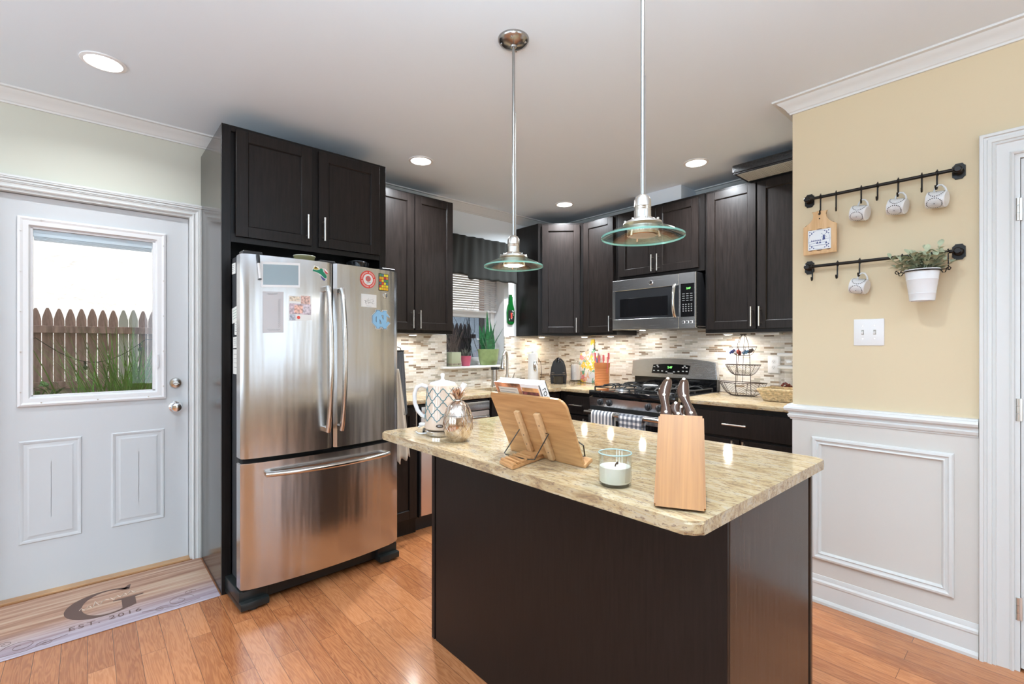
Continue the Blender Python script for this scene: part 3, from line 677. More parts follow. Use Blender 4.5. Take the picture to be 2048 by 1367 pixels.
# ------------------------------------------------------------------ refrigerator
FW = .853; A3 = math.radians(93); FL = (-2.557, .546, 0)
RF = thing('refrigerator', 'stainless steel french-door refrigerator with bottom freezer drawer and magnets', 'refrigerator', FL, A3)
def fbulge(x): return -.040*(1-((x-FW/2)/(FW/2))**2)
M_fside = mat('dark_textured_side', (.045, .048, .052), .45, bump=.5, nscale=180)
bm = BM(); box(bm, .030, FW-.028, .085, .76, .03, 1.735, .004); mesh_obj('body', bm, M_fside, RF, local=True)
def fdoor(x0, x1, z0, z1, r=.012):
    bm = BM(); n = 24; P = []
    for k in range(n+1):
        x = x0+(x1-x0)*k/n; e = min(x-x0, x1-x); yo = fbulge(x)
        if e < r: yo += r-math.sqrt(max(0, r*r-(r-e)**2))
        P.append((x, yo))
    P += [(x1, .070), (x0, .070)]
    prism(bm, P, z1-z0, z0=z0, b=.003); return bm
M_fsteel = steel_mat('refrigerator_steel', (.58, .58, .585), .22, (1.5, 1.5, 260), .012)
# horizontal brushing: the grain runs across the door, so highlights stretch up and down
def brushed(m, rot):
    t = m.node_tree; b = t.nodes['Principled BSDF']; tg = t.nodes.new('ShaderNodeTangent'); tg.direction_type = 'RADIAL'; tg.axis = 'Z'
    b.inputs['Anisotropic'].default_value = .75; b.inputs['Anisotropic Rotation'].default_value = rot; t.links.new(tg.outputs[0], b.inputs['Tangent'])
brushed(M_fsteel, 0.0)
def ripple(m):
    t = m.node_tree; b = t.nodes['Principled BSDF']; old = b.inputs['Normal'].links[0].from_node
    tc = t.nodes.new('ShaderNodeTexCoord'); mp = t.nodes.new('ShaderNodeMapping'); mp.inputs['Scale'].default_value = (7, 7, .55)
    nz = t.nodes.new('ShaderNodeTexNoise'); nz.inputs['Scale'].default_value = 1.3; nz.inputs['Detail'].default_value = 2.5; t.links.new(tc.outputs['Object'], mp.inputs[0]); t.links.new(mp.outputs[0], nz.inputs['Vector'])
    bp = t.nodes.new('ShaderNodeBump'); bp.inputs['Strength'].default_value = .55; bp.inputs['Distance'].default_value = .012
    t.links.new(nz.outputs['Fac'], bp.inputs['Height']); t.links.new(bp.outputs[0], old.inputs['Normal'])
ripple(M_fsteel)
fd1 = mesh_obj('door', fdoor(0, .4315, .735, 1.722), M_fsteel, RF, local=True); fd2 = mesh_obj('door', fdoor(.4385, FW, .735, 1.722), M_fsteel, RF, local=True)
fz = mesh_obj('freezer_drawer', fdoor(0, FW, .105, .712), M_fsteel, RF, local=True)
bm = BM(); box(bm, .012, FW-.012, .02, .085, .09, 1.71); mesh_obj('door_gasket', bm, M_gap, RF, local=True, smooth=0)
for hx in (.012, .382, FW-.10): bm = BM(); box(bm, hx, hx+.088, .01, .075, 1.722, 1.741, .004); mesh_obj('hinge_cover', bm, M_blackpl, RF, local=True)
def fhandle(x, z0, z1):
    bm = BM(); y = fbulge(x); n = 20; pts = []
    for k in range(n+1):
        f = k/n; pts.append((x, y-.030-.045*math.sin(f*PI)**.7, z0+(z1-z0)*f))
    tube(bm, pts, .0165, 14, flat=.75)
    for z in (z0+.012, z1-.012): box(bm, x-.012, x+.012, y-.034, y+.002, z-.014, z+.014, .003)
    return bm
mesh_obj('handle', fhandle(.392, .830, 1.590), M_steelH, fd1, local=True); mesh_obj('handle', fhandle(.466, .830, 1.585), M_steelH, fd2, local=True)
bm = BM(); pts = []
for k in range(21):
    f = k/20; x = .10+(FW-.19)*f; pts.append((x, fbulge(x)-.028-.030*math.sin(f*PI)**.6, .655))
tube(bm, pts, .0155, 14, flat=.85)
for x in (.112, FW-.102): box(bm, x-.014, x+.014, fbulge(x)-.030, fbulge(x)+.002, .643, .667, .003)
mesh_obj('handle', bm, M_steelH, fz, local=True)
M_foot = mat('black_foot_grille', (.015, .018, .018), .3)
bm = BM(); box(bm, .10, FW-.10, .05, .08, .02, .10, .003); mesh_obj('toe_grille', bm, M_foot, RF, local=True)
for x0, x1 in ((-.004, .125), (FW-.125, FW+.002)):
    bm = BM(); box(bm, x0, x1, -.012, .30, .012, .048, .005, 2); box(bm, x0, x1, .02, .30, .03, .095, .005, 2); lathe(bm, [(.02, 0), (.02, .014)], ((x0+x1)/2, .02, 0.0), 16); lathe(bm, [(.02, 0), (.02, .014)], ((x0+x1)/2, .27, 0.0), 16)
    mesh_obj('foot_cover', bm, M_foot, RF, local=True)
MF = WM['refrigerator']
def on_fridge(px, pz, off=.0005):
    """matrix of a point on the door front: local x to the right, y up, z out"""
    y = fbulge(px); s = .040*2*(px-FW/2)/(FW/2)**2; tx = Vector((1, s, 0)).normalized(); n_ = Vector((tx.y, -tx.x, 0))
    return MF @ axes((px+n_.x*off, y+n_.y*off, pz), tx, (0,0,1), n_)
def fx(y): return (y-.546)

# ------------------------------------------------------------------ range
RG = thing('gas_range', 'stainless and black gas range with backguard and two towels on its handle', 'range', (-2.480, 3.060, 0))
bm = BM(); box(bm, .002, .758, .03, .69, .02, .895); mesh_obj('body', bm, M_blackpl, RG, local=True, smooth=0)
bm = BM(); box(bm, -.002, .762, -.012, .640, .884, .921, .006, 2); box(bm, .025, .735, .03, .61, .9211, .9215); mesh_obj('cooktop', bm, M_blackgl, RG, local=True)
bm = BM(); prism(bm, [(.0, .796), (-.012, .866), (.03, .875), (.04, .796)], .76, axes((0, 0, 0), (0,1,0), (0,0,1), (1,0,0)), b=.002); mesh_obj('control_panel', bm, M_steel, RG, local=True)
bm = BM(); box(bm, .004, .756, -.004, .03, .770, .796); mesh_obj('vent_strip', bm, M_gap, RG, local=True, smooth=0)
bm = BM(); box(bm, .004, .085, -.030, .028, .20, .768, .004, 2); box(bm, .675, .756, -.030, .028, .20, .768, .004, 2); box(bm, .085, .675, -.030, .028, .70, .768, .003); box(bm, .085, .675, -.030, .028, .20, .27, .003)
od = mesh_obj('oven_door', bm, M_steel, RG, local=True)
bm = BM(); box(bm, .084, .676, -.026, .02, .268, .702); mesh_obj('oven_window', bm, M_blackgl, od, local=True, smooth=0)
bm = BM(); tube(bm, [(.012, -.078, .752), (.10, -.082, .754), (.66, -.082, .754), (.748, -.078, .752)], .0165, 16)
for x in (.035, .725): box(bm, x-.018, x+.018, -.075, -.028, .738, .766, .005, 2)
mesh_obj('handle', bm, M_steelH, od, local=True)
bm = BM(); box(bm, .004, .756, -.028, .028, .035, .190, .004, 2); mesh_obj('drawer', bm, M_steel, RG, local=True)
for x in (.110, .198, .546, .634):
    bm = BM(); Mk = axes((x, -.007, .832), (1,0,0), (0,.17,.985), (0,-.985,.17)); lathe(bm, [(.027, 0), (.027, .004), (.021, .006), (.019, .020), (.016, .023), (0, .023)], seg=28, M=Mk)
    box(bm, -.005, .005, -.019, .019, .020, .030, .002, M=Mk); k = mesh_obj('knob', bm, M_blackpl, RG, local=True)
    bm = BM(); box(bm, -.001, .001, .004, .018, .0301, .0306, M=Mk); mesh_obj('pointer_mark', bm, M_white, k, local=True, smooth=0)
M_iron = mat('cast_iron', (.02, .021, .022), .42)
M_alu = mat('burner_aluminium', (.60, .60, .60), .35, .9)
for cx_, cy_ in ((.19, .17), (.19, .45), (.57, .17), (.57, .45)):
    bm = BM(); lathe(bm, [(.052, 0), (.050, .008), (.036, .010), (.034, .018), (0, .018)], (cx_, cy_, .9215), 28); b_ = mesh_obj('burner', bm, M_alu, RG, local=True)
    bm = BM(); lathe(bm, [(.036, .018), (.037, .024), (.030, .027), (0, .027)], (cx_, cy_, .9215), 28); mesh_obj('burner_cap', bm, M_iron, b_, local=True)
for cx_ in (.19, .57):
    bm = BM(); x0, x1, y0, y1, zt = cx_-.165, cx_+.165, .035, .595, .955
    tube(bm, [(x0, y0, .945), (x1, y0, .945), (x1, y1, .945), (x0, y1, .945)], .006, 6, closed=True)
    for (fx_, fy_) in ((x0, y0), (x1, y0), (x0, y1), (x1, y1), (x0, .315), (x1, .315)): cyl(bm, (fx_, fy_, .9215), (fx_, fy_, .946), .006, seg=6)
    tube(bm, [(x0, .315, .945), (x1, .315, .945)], .006, 6)
    for cy_ in (.17, .45):
        for a in range(4):
            dx, dy = math.cos(a*PI/2), math.sin(a*PI/2); R_ = .165 if dx*dx > .5 else .135
            pts = [(cx_+dx*r, cy_+dy*r, z) for r, z in ((R_, .945), (R_*.80, .962), (R_*.55, .966), (.030, .958), (.026, .952))]
            tube(bm, pts, .0055, 6)
        for s in (-1, 1):
            tube(bm, [(cx_+s*.10, cy_-.13, .945), (cx_+s*.10, cy_-.10, .963), (cx_+s*.095, cy_, .966), (cx_+s*.10, cy_+.10, .963), (cx_+s*.10, cy_+.13, .945)], .005, 6)
    mesh_obj('grate', bm, M_iron, RG, local=True)
bm = BM(); box(bm, .004, .756, .628, .69, .92, 1.03, .004); mesh_obj('backguard_base', bm, M_blackgl, RG, local=True)
bm = BM(); n = 20; top = lambda x: 1.148+.026*(1-abs((x-.38)/.38)**2.4)
P = [(-.012, 1.012)]+[(x*.76/n if 0 < x < n else (.002 if x == 0 else .758), top(x*.76/n)) for x in range(n+1)]+[(.772, 1.012)]
prism(bm, P, .050, axes((0, .645, 0), (1,0,0), (0,-.16,.987), (0,-.987,-.16)) if False else Matrix.Translation((0, .60, 0)) @ axes((0,0,0), (1,0,0), (0,0,1), (0,1,0)), b=.006)
bgd = mesh_obj('backguard', bm, M_steel, RG, local=True)
bm = BM(); P = [(.196, 1.044), (.214, 1.118), (.30, 1.126), (.38, 1.128), (.46, 1.126), (.55, 1.118), (.532, 1.044)]; prism(bm, P, .004, axes((0, .5985, 0), (1,0,0), (0,0,1), (0,-1,0)), b=.001)
dp = mesh_obj('display_panel', bm, M_blackgl, RG, local=True)
M_green = mat('green_digits', (.1,.5,.1), .5, emis=(.25, 1, .2), estr=2.5); M_mark = mat('pale_marks', (.6, .6, .58), .5)
bm = text_bm('2:47', .026, axes((.372, .5935, 1.098), (1,0,0), (0,0,1), (0,-1,0))); mesh_obj('clock_digits', bm, M_green, dp, local=True, smooth=0)
bm = BM()
for x, z in ((.225, 1.100), (.262, 1.100), (.222, 1.068), (.262, 1.068), (.300, 1.066), (.340, 1.062), (.410, 1.062), (.450, 1.066), (.490, 1.070), (.522, 1.070), (.490, 1.100), (.522, 1.100), (.255, 1.113), (.505, 1.113)):
    box(bm, x-.008, x+.008, .5935, .5945, z-.004, z+.004)
box(bm, .35, .40, .5935, .5945, 1.048, 1.053)
mesh_obj('button_marks', bm, M_mark, dp, local=True, smooth=0)
bm = BM(); lathe(bm, [(.001, .004), (.048, .006), (.052, .012), (.046, .008), (.0, .008)][::-1], (-2.10, 3.345, .956), 28, sx=1.2); lathe(bm, [(.0, .0), (.040, 0), (.048, .010)], (-2.10, 3.345, .9585), 28, sx=1.2, cap1=False); o = mesh_obj('spoon_rest', bm, M_white); tag(o, 'white spoon rest lying on the middle of the range cooktop', 'spoon rest')

# towels on the oven handle
def towel(name, label, x0, x1, m, zt=.7725, drop=.34, seed=1):
    bm = BM(); rg = random.Random(seed); nx, nz = 22, 30; L = drop*2; g = []; hy, hz, r = 3.060-.082, .754, .0195
    for i in range(nx+1):
        col = []; u = i/nx
        for j in range(nz+1):
            s = -drop*.85+(drop*1.85)*j/nz        # s<0 behind bar, >0 in front
            w = .004*math.sin(u*9+seed)+.003*math.sin(u*21+seed*2)
            arc = r*PI/2
            if abs(s) <= arc: a = s/r; y = hy-math.sin(a)*r; z = hz+math.cos(a)*r
            elif s > 0: f = (s-arc)/drop; y = hy-r-.002-w*f*2; z = hz-(s-arc)
            else: f = (-s-arc)/drop; y = hy+r+.001+.002*abs(math.sin(u*9))*f; z = hz-(-s-arc)
            pinch = 1-.07*max(0, s)/drop
            col.append(bm.verts.new(((x0+x1)/2+(u-.5)*(x1-x0)*pinch, y, z)))
        g.append(col)
    for i in range(nx):
        for j in range(nz): bm.faces.new((g[i][j], g[i+1][j], g[i+1][j+1], g[i][j+1]))
    o = mesh_obj(name, bm, m, smooth=60); md = o.modifiers.new('s', 'SOLIDIFY'); md.thickness = .003; md.offset = 1
    return tag(o, label, 'towel', 'towels on the oven handle')
def stripes(name, fx_, fz_=None, dark=(.10,.11,.13), light_=(.78,.76,.73), gx=0, gz=0):
    m, t, b = nt(name); tc = t.nodes.new('ShaderNodeTexCoord'); sp = t.nodes.new('ShaderNodeSeparateXYZ'); t.links.new(tc.outputs['Object'], sp.inputs[0])
    def sq(out, f):
        a = t.nodes.new('ShaderNodeMath'); a.operation = 'MULTIPLY'; a.inputs[1].default_value = f; t.links.new(out, a.inputs[0])
        c = t.nodes.new('ShaderNodeMath'); c.operation = 'FRACT'; t.links.new(a.outputs[0], c.inputs[0])
        g = t.nodes.new('ShaderNodeMath'); g.operation = 'GREATER_THAN'; g.inputs[1].default_value = .5; t.links.new(c.outputs[0], g.inputs[0]); return g
    a = sq(sp.outputs[0], fx_); src = a.outputs[0]
    if fz_:
        c = sq(sp.outputs[2], fz_); ad = t.nodes.new('ShaderNodeMath'); ad.operation = 'ADD'; t.links.new(a.outputs[0], ad.inputs[0]); t.links.new(c.outputs[0], ad.inputs[1])
        h = t.nodes.new('ShaderNodeMath'); h.operation = 'MULTIPLY'; h.inputs[1].default_value = .5; t.links.new(ad.outputs[0], h.inputs[0]); src = h.outputs[0]
    r = ramp(t, [(0, light_), (.5, (.27,.28,.31)) if fz_ else (.5, light_), (1, dark)]); t.links.new(src, r.inputs[0]); t.links.new(r.outputs[0], b.inputs['Base Color']); b.inputs['Roughness'].default_value = .95
    return m
towel('striped_towel', 'white towel with grey stripes on the left of the oven handle', -2.385, -2.185, stripes('striped_cloth', 31, None, (.17,.18,.20)), seed=1)
towel('checked_towel', 'black and white checked towel right of the striped one on the oven handle', -2.125, -1.925, stripes('checked_cloth', 27, 27), drop=.36, seed=5)

# ------------------------------------------------------------------ microwave
MW = thing('microwave', 'stainless steel over-the-range microwave with black glass door', 'microwave', (-2.477, 3.360, 1.413))
bm = BM(); box(bm, .004, .746, .025, .395, .012, .417, .003); box(bm, .06, .69, .06, .36, 0, .012, .003); mesh_obj('body', bm, M_blackpl, MW, local=True)
bm = BM(); box(bm, 0, .612, 0, .024, .0, .088, .002); box(bm, 0, .612, 0, .024, .328, .417, .002); box(bm, 0, .028, 0, .024, .088, .328); mesh_obj('door_frame', bm, M_steel, MW, local=True, smooth=20)
bm = BM(); box(bm, .614, .628, 0, .024, 0, .417); box(bm, .736, .750, 0, .024, 0, .417, .002); box(bm, .628, .736, 0, .024, .335, .417); box(bm, .628, .736, 0, .024, 0, .085); cpn = mesh_obj('control_frame', bm, M_steel, MW, local=True, smooth=20)
bm = BM(); box(bm, .028, .612, .002, .022, .088, .328); dg_ = mesh_obj('door_glass', bm, mat('dark_grey_glass', (.028, .030, .033), .10), MW, local=True, smooth=0)
bm = BM(); box(bm, .075, .520, .0012, .003, .106, .258, .001); mesh_obj('viewing_window', bm, M_blackgl, dg_, local=True, smooth=0)
bm = BM(); pts = [(.585, -.006-.034*math.sin(k/16*PI)**.6, .088+.245*k/16) for k in range(17)]; tube(bm, pts, .013, 14, flat=.8); mesh_obj('handle', bm, M_steelH, MW, local=True)
bm = BM(); lathe(bm, [(.020, 0), (.020, .004), (.016, .006), (.012, .006), (.010, .003), (0, .003)], seg=28, M=axes((.372, .001, .372), (1,0,0), (0,0,1), (0,-1,0))); em = mesh_obj('badge', bm, M_chrome, MW, local=True)
bm = BM(); text_bm('GE', .016, axes((.372, -.0045, .372), (1,0,0), (0,0,1), (0,-1,0)), shear=.3, bm=bm); mesh_obj('badge_letters', bm, M_blackpl, em, local=True, smooth=0)
bm = BM(); box(bm, .628, .736, .002, .022, .085, .335); kp = mesh_obj('keypad', bm, M_blackgl, MW, local=True, smooth=0)
bm = text_bm('2:47', .020, axes((.690, .0015, .298), (1,0,0), (0,0,1), (0,-1,0))); mesh_obj('clock_digits', bm, M_green, kp, local=True, smooth=0)
bm = BM()
for r_ in range(4):
    for c_ in range(4): box(bm, .643+c_*.022, .653+c_*.022, .001, .002, .125+r_*.0165, .133+r_*.0165)
for r_ in range(4):
    for c_ in range(3): box(bm, .640+c_*.031, .660+c_*.031, .001, .002, .205+r_*.017, .210+r_*.017)
mesh_obj('button_marks', bm, mat('grey_key_marks', (.25,.25,.25), .5), kp, local=True, smooth=0)
bm = BM(); lathe(bm, [(.026, 0), (.020, -.003), (0, -.004)], (.140, .24, 0), 20, cap0=False); mesh_obj('task_light', bm, M_puck, MW, local=True)
l = light('task_lamp', 'AREA', (.140, .24, -.008), .8, (1, .93, .85), shape='DISK', size=.05); l.parent = MW
for k in range(3):
    bm = BM(); box(bm, .642+k*.031, .664+k*.031, -.0008, 0, .036, .056); st = mesh_obj('label_sticker', bm, M_white, MW, local=True, smooth=0)
    bm = BM(); box(bm, .644+k*.031, .655+k*.031, -.0014, -.0009, .038, .054); mesh_obj('printed_square', bm, M_blackpl, st, local=True, smooth=0)

# ------------------------------------------------------------------ island
IX, IY = -1.797, 1.130; iw, idp = 1.295, .606
IS = thing('kitchen_island', 'dark espresso kitchen island base with plain panels', 'island', (IX, IY, 0))
M_islf = espresso('island_panel_front', (.010, .007, .006), .38); M_isls = espresso('island_panel_side_sheen', (.050, .030, .020), .22)  # side copy made lighter and browner for the wall and floor reflections
bm = BM(); box(bm, .004, iw-.012, .006, idp-.022, .0, .884); mesh_obj('cabinet_body', bm, M_gap, IS, local=True, smooth=0)
bm = BM(); box(bm, .030, iw-.001, 0, .012, .001, .883, .001); mesh_obj('front_panel', bm, M_islf, IS, local=True, smooth=20)
bm = BM(); box(bm, 0, .022, -.002, idp, .001, .883, .002); mesh_obj('side_panel', bm, M_islf, IS, local=True, smooth=20)
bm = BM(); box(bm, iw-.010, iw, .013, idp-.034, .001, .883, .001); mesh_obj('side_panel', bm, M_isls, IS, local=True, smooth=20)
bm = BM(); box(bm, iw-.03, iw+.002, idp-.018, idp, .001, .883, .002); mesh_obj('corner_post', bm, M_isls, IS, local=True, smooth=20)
for k in range(3): door(IS, .05+k*.40, .43+k*.40, .11, .86, .24+k*.40, .79, y=0)
for o in [c for c in children(IS) if c.name.startswith('cabinet_door')]:
    o.rotation_euler = (0, 0, PI); o.location = (o.location.x+.38, idp-.022, o.location.z)
bm = BM(); cx0, cx1, cy0, cy1 = -1.897, -.476, .932, 1.792; r_ = .030; P = []
for (x, y, a0) in ((cx1-r_, cy1-r_, 0), (cx0+r_, cy1-r_, 90), (cx0+r_, cy0+r_, 180), (cx1-r_, cy0+r_, 270)):
    for k in range(7): a = math.radians(a0+15*k); P.append((x+r_*math.cos(a), y+r_*math.sin(a)))
prism(bm, P, .030, z0=.884, b=.006, seg=3); o = mesh_obj('island_countertop', bm, M_gran); tag(o, 'large polished beige granite countertop on the island', 'countertop', 'granite countertops')

# ------------------------------------------------------------------ lights
def pendant(x, y, lit, label):
    t = thing('pendant_light', label, 'light', (x, y, CEIL), 0, 'glass pendant lamps over the island'); zr = 1.610-CEIL
    bm = BM(); lathe(bm, [(.064, 0), (.064, -.006), (.058, -.016), (.040, -.026), (.014, -.030), (.012, -.036), (0, -.036)], seg=40); cn = mesh_obj('canopy', bm, mat('dark_nickel', (.40, .38, .36), .22, 1) if lit else M_nickel, t, local=True)
    bm = BM()
    for a in (.6, 2.2, 4.0, 5.4): lathe(bm, [(.004, 0), (.004, -.003), (0, -.004)], (.050*math.cos(a), .050*math.sin(a), -.020), 10)
    mesh_obj('screw', bm, M_chrome, cn, local=True)
    bm = BM(); cyl(bm, (0, 0, -.03), (0, 0, zr+.12), .0062, seg=16); cyl(bm, (.001, .0095, -.30 if lit else -.45), (.001, .0095, zr+.118), .0028, seg=8); mesh_obj('rod', bm, M_rod, t, local=True)
    bm = BM(); lathe(bm, [(0, .124), (.010, .124), (.018, .119), (.0245, .108), (.0250, .088), (.0240, .087), (.0250, .086), (.0240, .082), (.0250, .081), (.0240, .077), (.0250, .076), (.0250, .055), (.036, .050), (.040, .044), (.056, .040), (.058, .034), (.046, .028), (.046, .010), (.040, .006)], (0, 0, zr), 40, cap1=False)
    for k in range(8): lathe(bm, [(.0035, 0), (.0035, .005), (0, .006)], (.052*math.cos(k*PI/4), .052*math.sin(k*PI/4), zr+.041), 8)
    mesh_obj('socket', bm, M_nickel, t, local=True)
    bm = BM(); P = [(.040, .033), (.070, .025), (.100, .012), (.1225, 0), (.1225, -.0055), (.099, .0065), (.069, .0195), (.040, .0275)]
    n = 64; R_ = [[bm.verts.new((r*math.cos(2*PI*k/n), r*math.sin(2*PI*k/n), zr+z)) for k in range(n)] for r, z in P]
    for i in range(len(P)):
        A, B = R_[i], R_[(i+1) % len(P)]
        for k in range(n): bm.faces.new((A[k], A[(k+1) % n], B[(k+1) % n], B[k])).material_index = 1 if i == 3 else 0
    sh = mesh_obj('glass_shade', bm, [M_shade, M_edge], t, local=True)
    bm = BM(); lathe(bm, [(.046, .012), (.046, .002), (.038, .0), (.036, .006)], (0, 0, zr), 32, cap0=False, cap1=False)
    for k in range(3): a = k*2*PI/3+.4; cyl(bm, (.045*math.cos(a), .045*math.sin(a), zr+.012), (.050*math.cos(a), .050*math.sin(a), zr-.006), .0035, seg=8)
    mesh_obj('lamp_ring', bm, M_brass, t, local=True)
    bm = BM(); lathe(bm, [(.044, .010), (.040, .0), (.020, -.003), (0, -.004)], (0, 0, zr), 24, cap0=False); mesh_obj('bulb', bm, M_emit if lit else mat('unlit_bulb', (.55, .50, .40), .2), t, local=True)
    if lit: l = light('pendant_lamp', 'AREA', (0, 0, zr-.012), 4, (1, .96, .90), shape='DISK', size=.07); l.parent = t
M_rod = mat('rod_nickel', (.40, .385, .36), .32, 1); M_shade = glass_mat('shade_glass', (.90, .98, .96), .07, .02); M_edge = mat('green_glass_edge', (.25, .55, .46), .15, trans=.3); M_brass = mat('warm_metal', (.62, .45, .30), .25, 1)
pendant(-1.465, 1.313, True, 'lit glass pendant lamp nearer the refrigerator hanging over the island')
pendant(-.810, 1.248, False, 'nearer glass pendant lamp hanging over the island in front of the range')

CANS = [((-2.80, .053), 'large round recessed ceiling light near the entry door'), ((-2.847, 1.702), 'recessed ceiling light in front of the refrigerator cabinet and wall cabinet'),
        ((-2.869, 3.184), 'farthest recessed ceiling light, in front of the corner cabinet'), ((-1.614, 3.141), 'recessed ceiling light in front of the cabinet right of the microwave')]
OUT = [((-.62, 1.12), None), ((-.75, -.6), None), ((-2.8, -1.6), None), ((1.3, 1.0), None), ((1.3, -1.0), None)]  # unseen cans: first placed from mug shadows, others added for reflections
for (x, y), lb in CANS+OUT:
    t = thing('recessed_light', lb or 'unseen round recessed ceiling light placed outside the view', 'light', (x, y, CEIL), 0, 'recessed ceiling lights' if lb else 'recessed lights behind the camera')
    bm = BM(); lathe(bm, [(.082, 0), (.082, -.004), (.068, -.007), (.066, -.004)], seg=40, cap0=False, cap1=False); mesh_obj('trim_ring', bm, M_white, t, local=True)
    bm = BM(); lathe(bm, [(.067, -.0045), (0, -.0045)], seg=40, cap0=False, cap1=False); mesh_obj('lens', bm, M_emit, t, local=True)
    e = CAN_W*(1.7 if (x, y) == (-.62, 1.12) else 3.2 if y > 1.5 else 1.0)
    l = light('can_lamp', 'AREA', (0, 0, -.012), e, (.88, .94, 1.0), shape='DISK', size=.06); l.parent = t; l.data.spread = math.radians(150)

# ------------------------------------------------------------------ things on the island
KA = math.atan2(.7468, .6651)
KT = thing('electric_kettle', 'cream ceramic electric kettle with teal lattice pattern on the island', 'kettle', (-1.665, 1.098, .914), KA)
M_cer = mat('cream_ceramic', (.66, .52, .41), .12, coat=.5); M_cerw = mat('white_ceramic', (.72, .72, .72), .12, coat=.5)
bm = BM(); lathe(bm, [(.066, 0), (.070, .003), (.071, .018), (.068, .021), (.062, .021)], seg=48); kb = mesh_obj('base', bm, M_steelH, KT, local=True)
def kr(z): return .0735-.013*(z/.19)**1.3
prof = [(.0, .022), (.060, .022), (.070, .026)]+[(kr(z), .03+z) for z in [i*.174/12 for i in range(13)]]+[(kr(.174)-.004, .207), (.050, .211), (.0, .213)]
bm = BM(); lathe(bm, prof, seg=64, cap0=False, cap1=False); kbd = mesh_obj('body', bm, M_cer, KT, local=True)
bm = BM(); NP = 9; rows = 5; per = 2*PI/NP
def latt(th0, sgn, z0, z1, out=.0006):
    pts = []; n = 60
    for k in range(n+1):
        f = k/n; z = z0+(z1-z0)*f; ph = f*rows*PI
        c = math.cos(ph); w = 2/PI*math.asin(max(-1, min(1, c))); w = w+.13*math.sin(2*PI*w)*-1
        th = th0+sgn*per*.25*(1+w); r = kr(z-.03)+out; pts.append((r*math.cos(th), r*math.sin(th), z))
    return pts
for i in range(NP):
    for s in (-1, 1): tube(bm, latt(i*per, s, .060, .196), .0016, 5)
mesh_obj('lattice_pattern', bm, mat('teal_paint', (.045, .17, .20), .3), kbd, local=True)
bm = BM(); lathe(bm, [(.0165, 0), (.0160, .001), (0, .0012)], seg=28, sy=.42, M=axes((0, -kr(.012)-.0004, .045), (1,0,0), (0,0,1), (0,-1,0)) @ Matrix.Rotation(0, 4, 'Z')); bdg = mesh_obj('badge', bm, mat('dark_bronze_badge', (.05, .03, .02), .3), KT, local=True)
bm = text_bm('BELL', .0085, axes((0, -kr(.012)-.0019, .045), (1,0,0), (0,0,1), (0,-1,0)), extrude=.0001); mesh_obj('badge_letters', bm, M_white, bdg, local=True, smooth=0)
bm = BM(); lathe(bm, [(.055, .209), (.050, .215), (.030, .221), (.010, .224), (.006, .230), (.0075, .238), (.009, .246), (.006, .252), (0, .253)], seg=36, cap0=False); mesh_obj('lid', bm, M_cerw, KT, local=True)
bm = BM(); tube(bm, [(-.058, 0, .192), (-.085, 0, .203), (-.105, 0, .195), (-.116, 0, .168), (-.115, 0, .130), (-.103, 0, .098), (-.085, 0, .078), (-.068, 0, .072)], [.009, .009, .0088, .0085, .0085, .0085, .0085, .010], 14); mesh_obj('handle', bm, M_cerw, KT, local=True)
bm = BM(); tube(bm, [(.045, 0, .135), (.066, 0, .160), (.085, 0, .195), (.093, 0, .210)], [.022, .019, .013, .011], 18, caps=True); mesh_obj('spout', bm, M_cerw, KT, local=True)
bm = BM(); tube(bm, [(-.066, -.02, .008), (-.085, -.02, .006), (-.10, .00, .004), (-.115, .03, .004)], .0032, 8); box(bm, -.098, -.070, -.008, .010, .035, .048, .004, 2); cyl(bm, (-.07, 0, .041), (-.10, 0, .030), .004, seg=8); mesh_obj('switch_tab', bm, M_cerw, KT, local=True)
bm = BM(); tube(bm, [(-1.88, 1.27, .9190), (-1.903, 1.225, .9185), (-1.908, 1.21, .90), (-1.905, 1.205, .80), (-1.885, 1.20, .70), (-1.862, 1.20, .66), (-1.825, 1.20, .635), (-1.805, 1.20, .62)], .0045, 10)
bm2 = bm; tube(bm2, [(-1.735, 1.05, .9190), (-1.80, 1.09, .9190), (-1.85, 1.17, .9190), (-1.88, 1.27, .9190)], .0045, 10)
o = mesh_obj('power_cord', bm2, M_blackpl); tag(o, 'black kettle power cord hanging over the left end of the island', 'cord')

PA = thing('pineapple_canister', 'shiny metallic pineapple-shaped canister standing in front of the kettle', 'canister', (-1.505, 1.063, .914))
M_pine = mat('champagne_metal', (.66, .58, .50), .13, 1); M_leafm = mat('rose_gold_leaf', (.52, .36, .27), .2, 1)
def pr(z):
    P = [(0, .030), (.006, .036), (.02, .047), (.045, .0555), (.070, .0575), (.095, .055), (.120, .047), (.138, .037), (.150, .024), (.156, .013)]
    for (a, b_), (c, d) in zip(P, P[1:]):
        if a <= z <= c: f = (z-a)/(c-a); return b_+(d-b_)*f
    return P[-1][1]
zs = [.0, .003, .006, .012, .02, .03, .045, .058, .070, .083, .095, .101]
bm = BM(); lathe(bm, [(0, 0), (.026, .0)]+[(pr(z), z+.0005) for z in zs]+[(.030, .102)], seg=56, cap1=False, cap0=False); mesh_obj('body', bm, M_pine, PA, local=True)
bm = BM(); lathe(bm, [(pr(z)+.0004, z) for z in (.1025, .110, .120, .129, .138, .144, .150, .154, .156)]+[(.012, .160), (.0, .160)], seg=56, cap0=False); lid = mesh_obj('lid', bm, M_pine, PA, local=True)
def pinelines(z0, z1):
    bm = BM()
    for i in range(14):
        for s in (-1, 1):
            pts = []
            for k in range(17):
                z = z0+(z1-z0)*k/16; th = i*2*PI/14+s*(z-.05)*13; r = pr(z)+.0006; pts.append((r*math.cos(th), r*math.sin(th), z))
            tube(bm, pts, .0006, 4)
    return bm
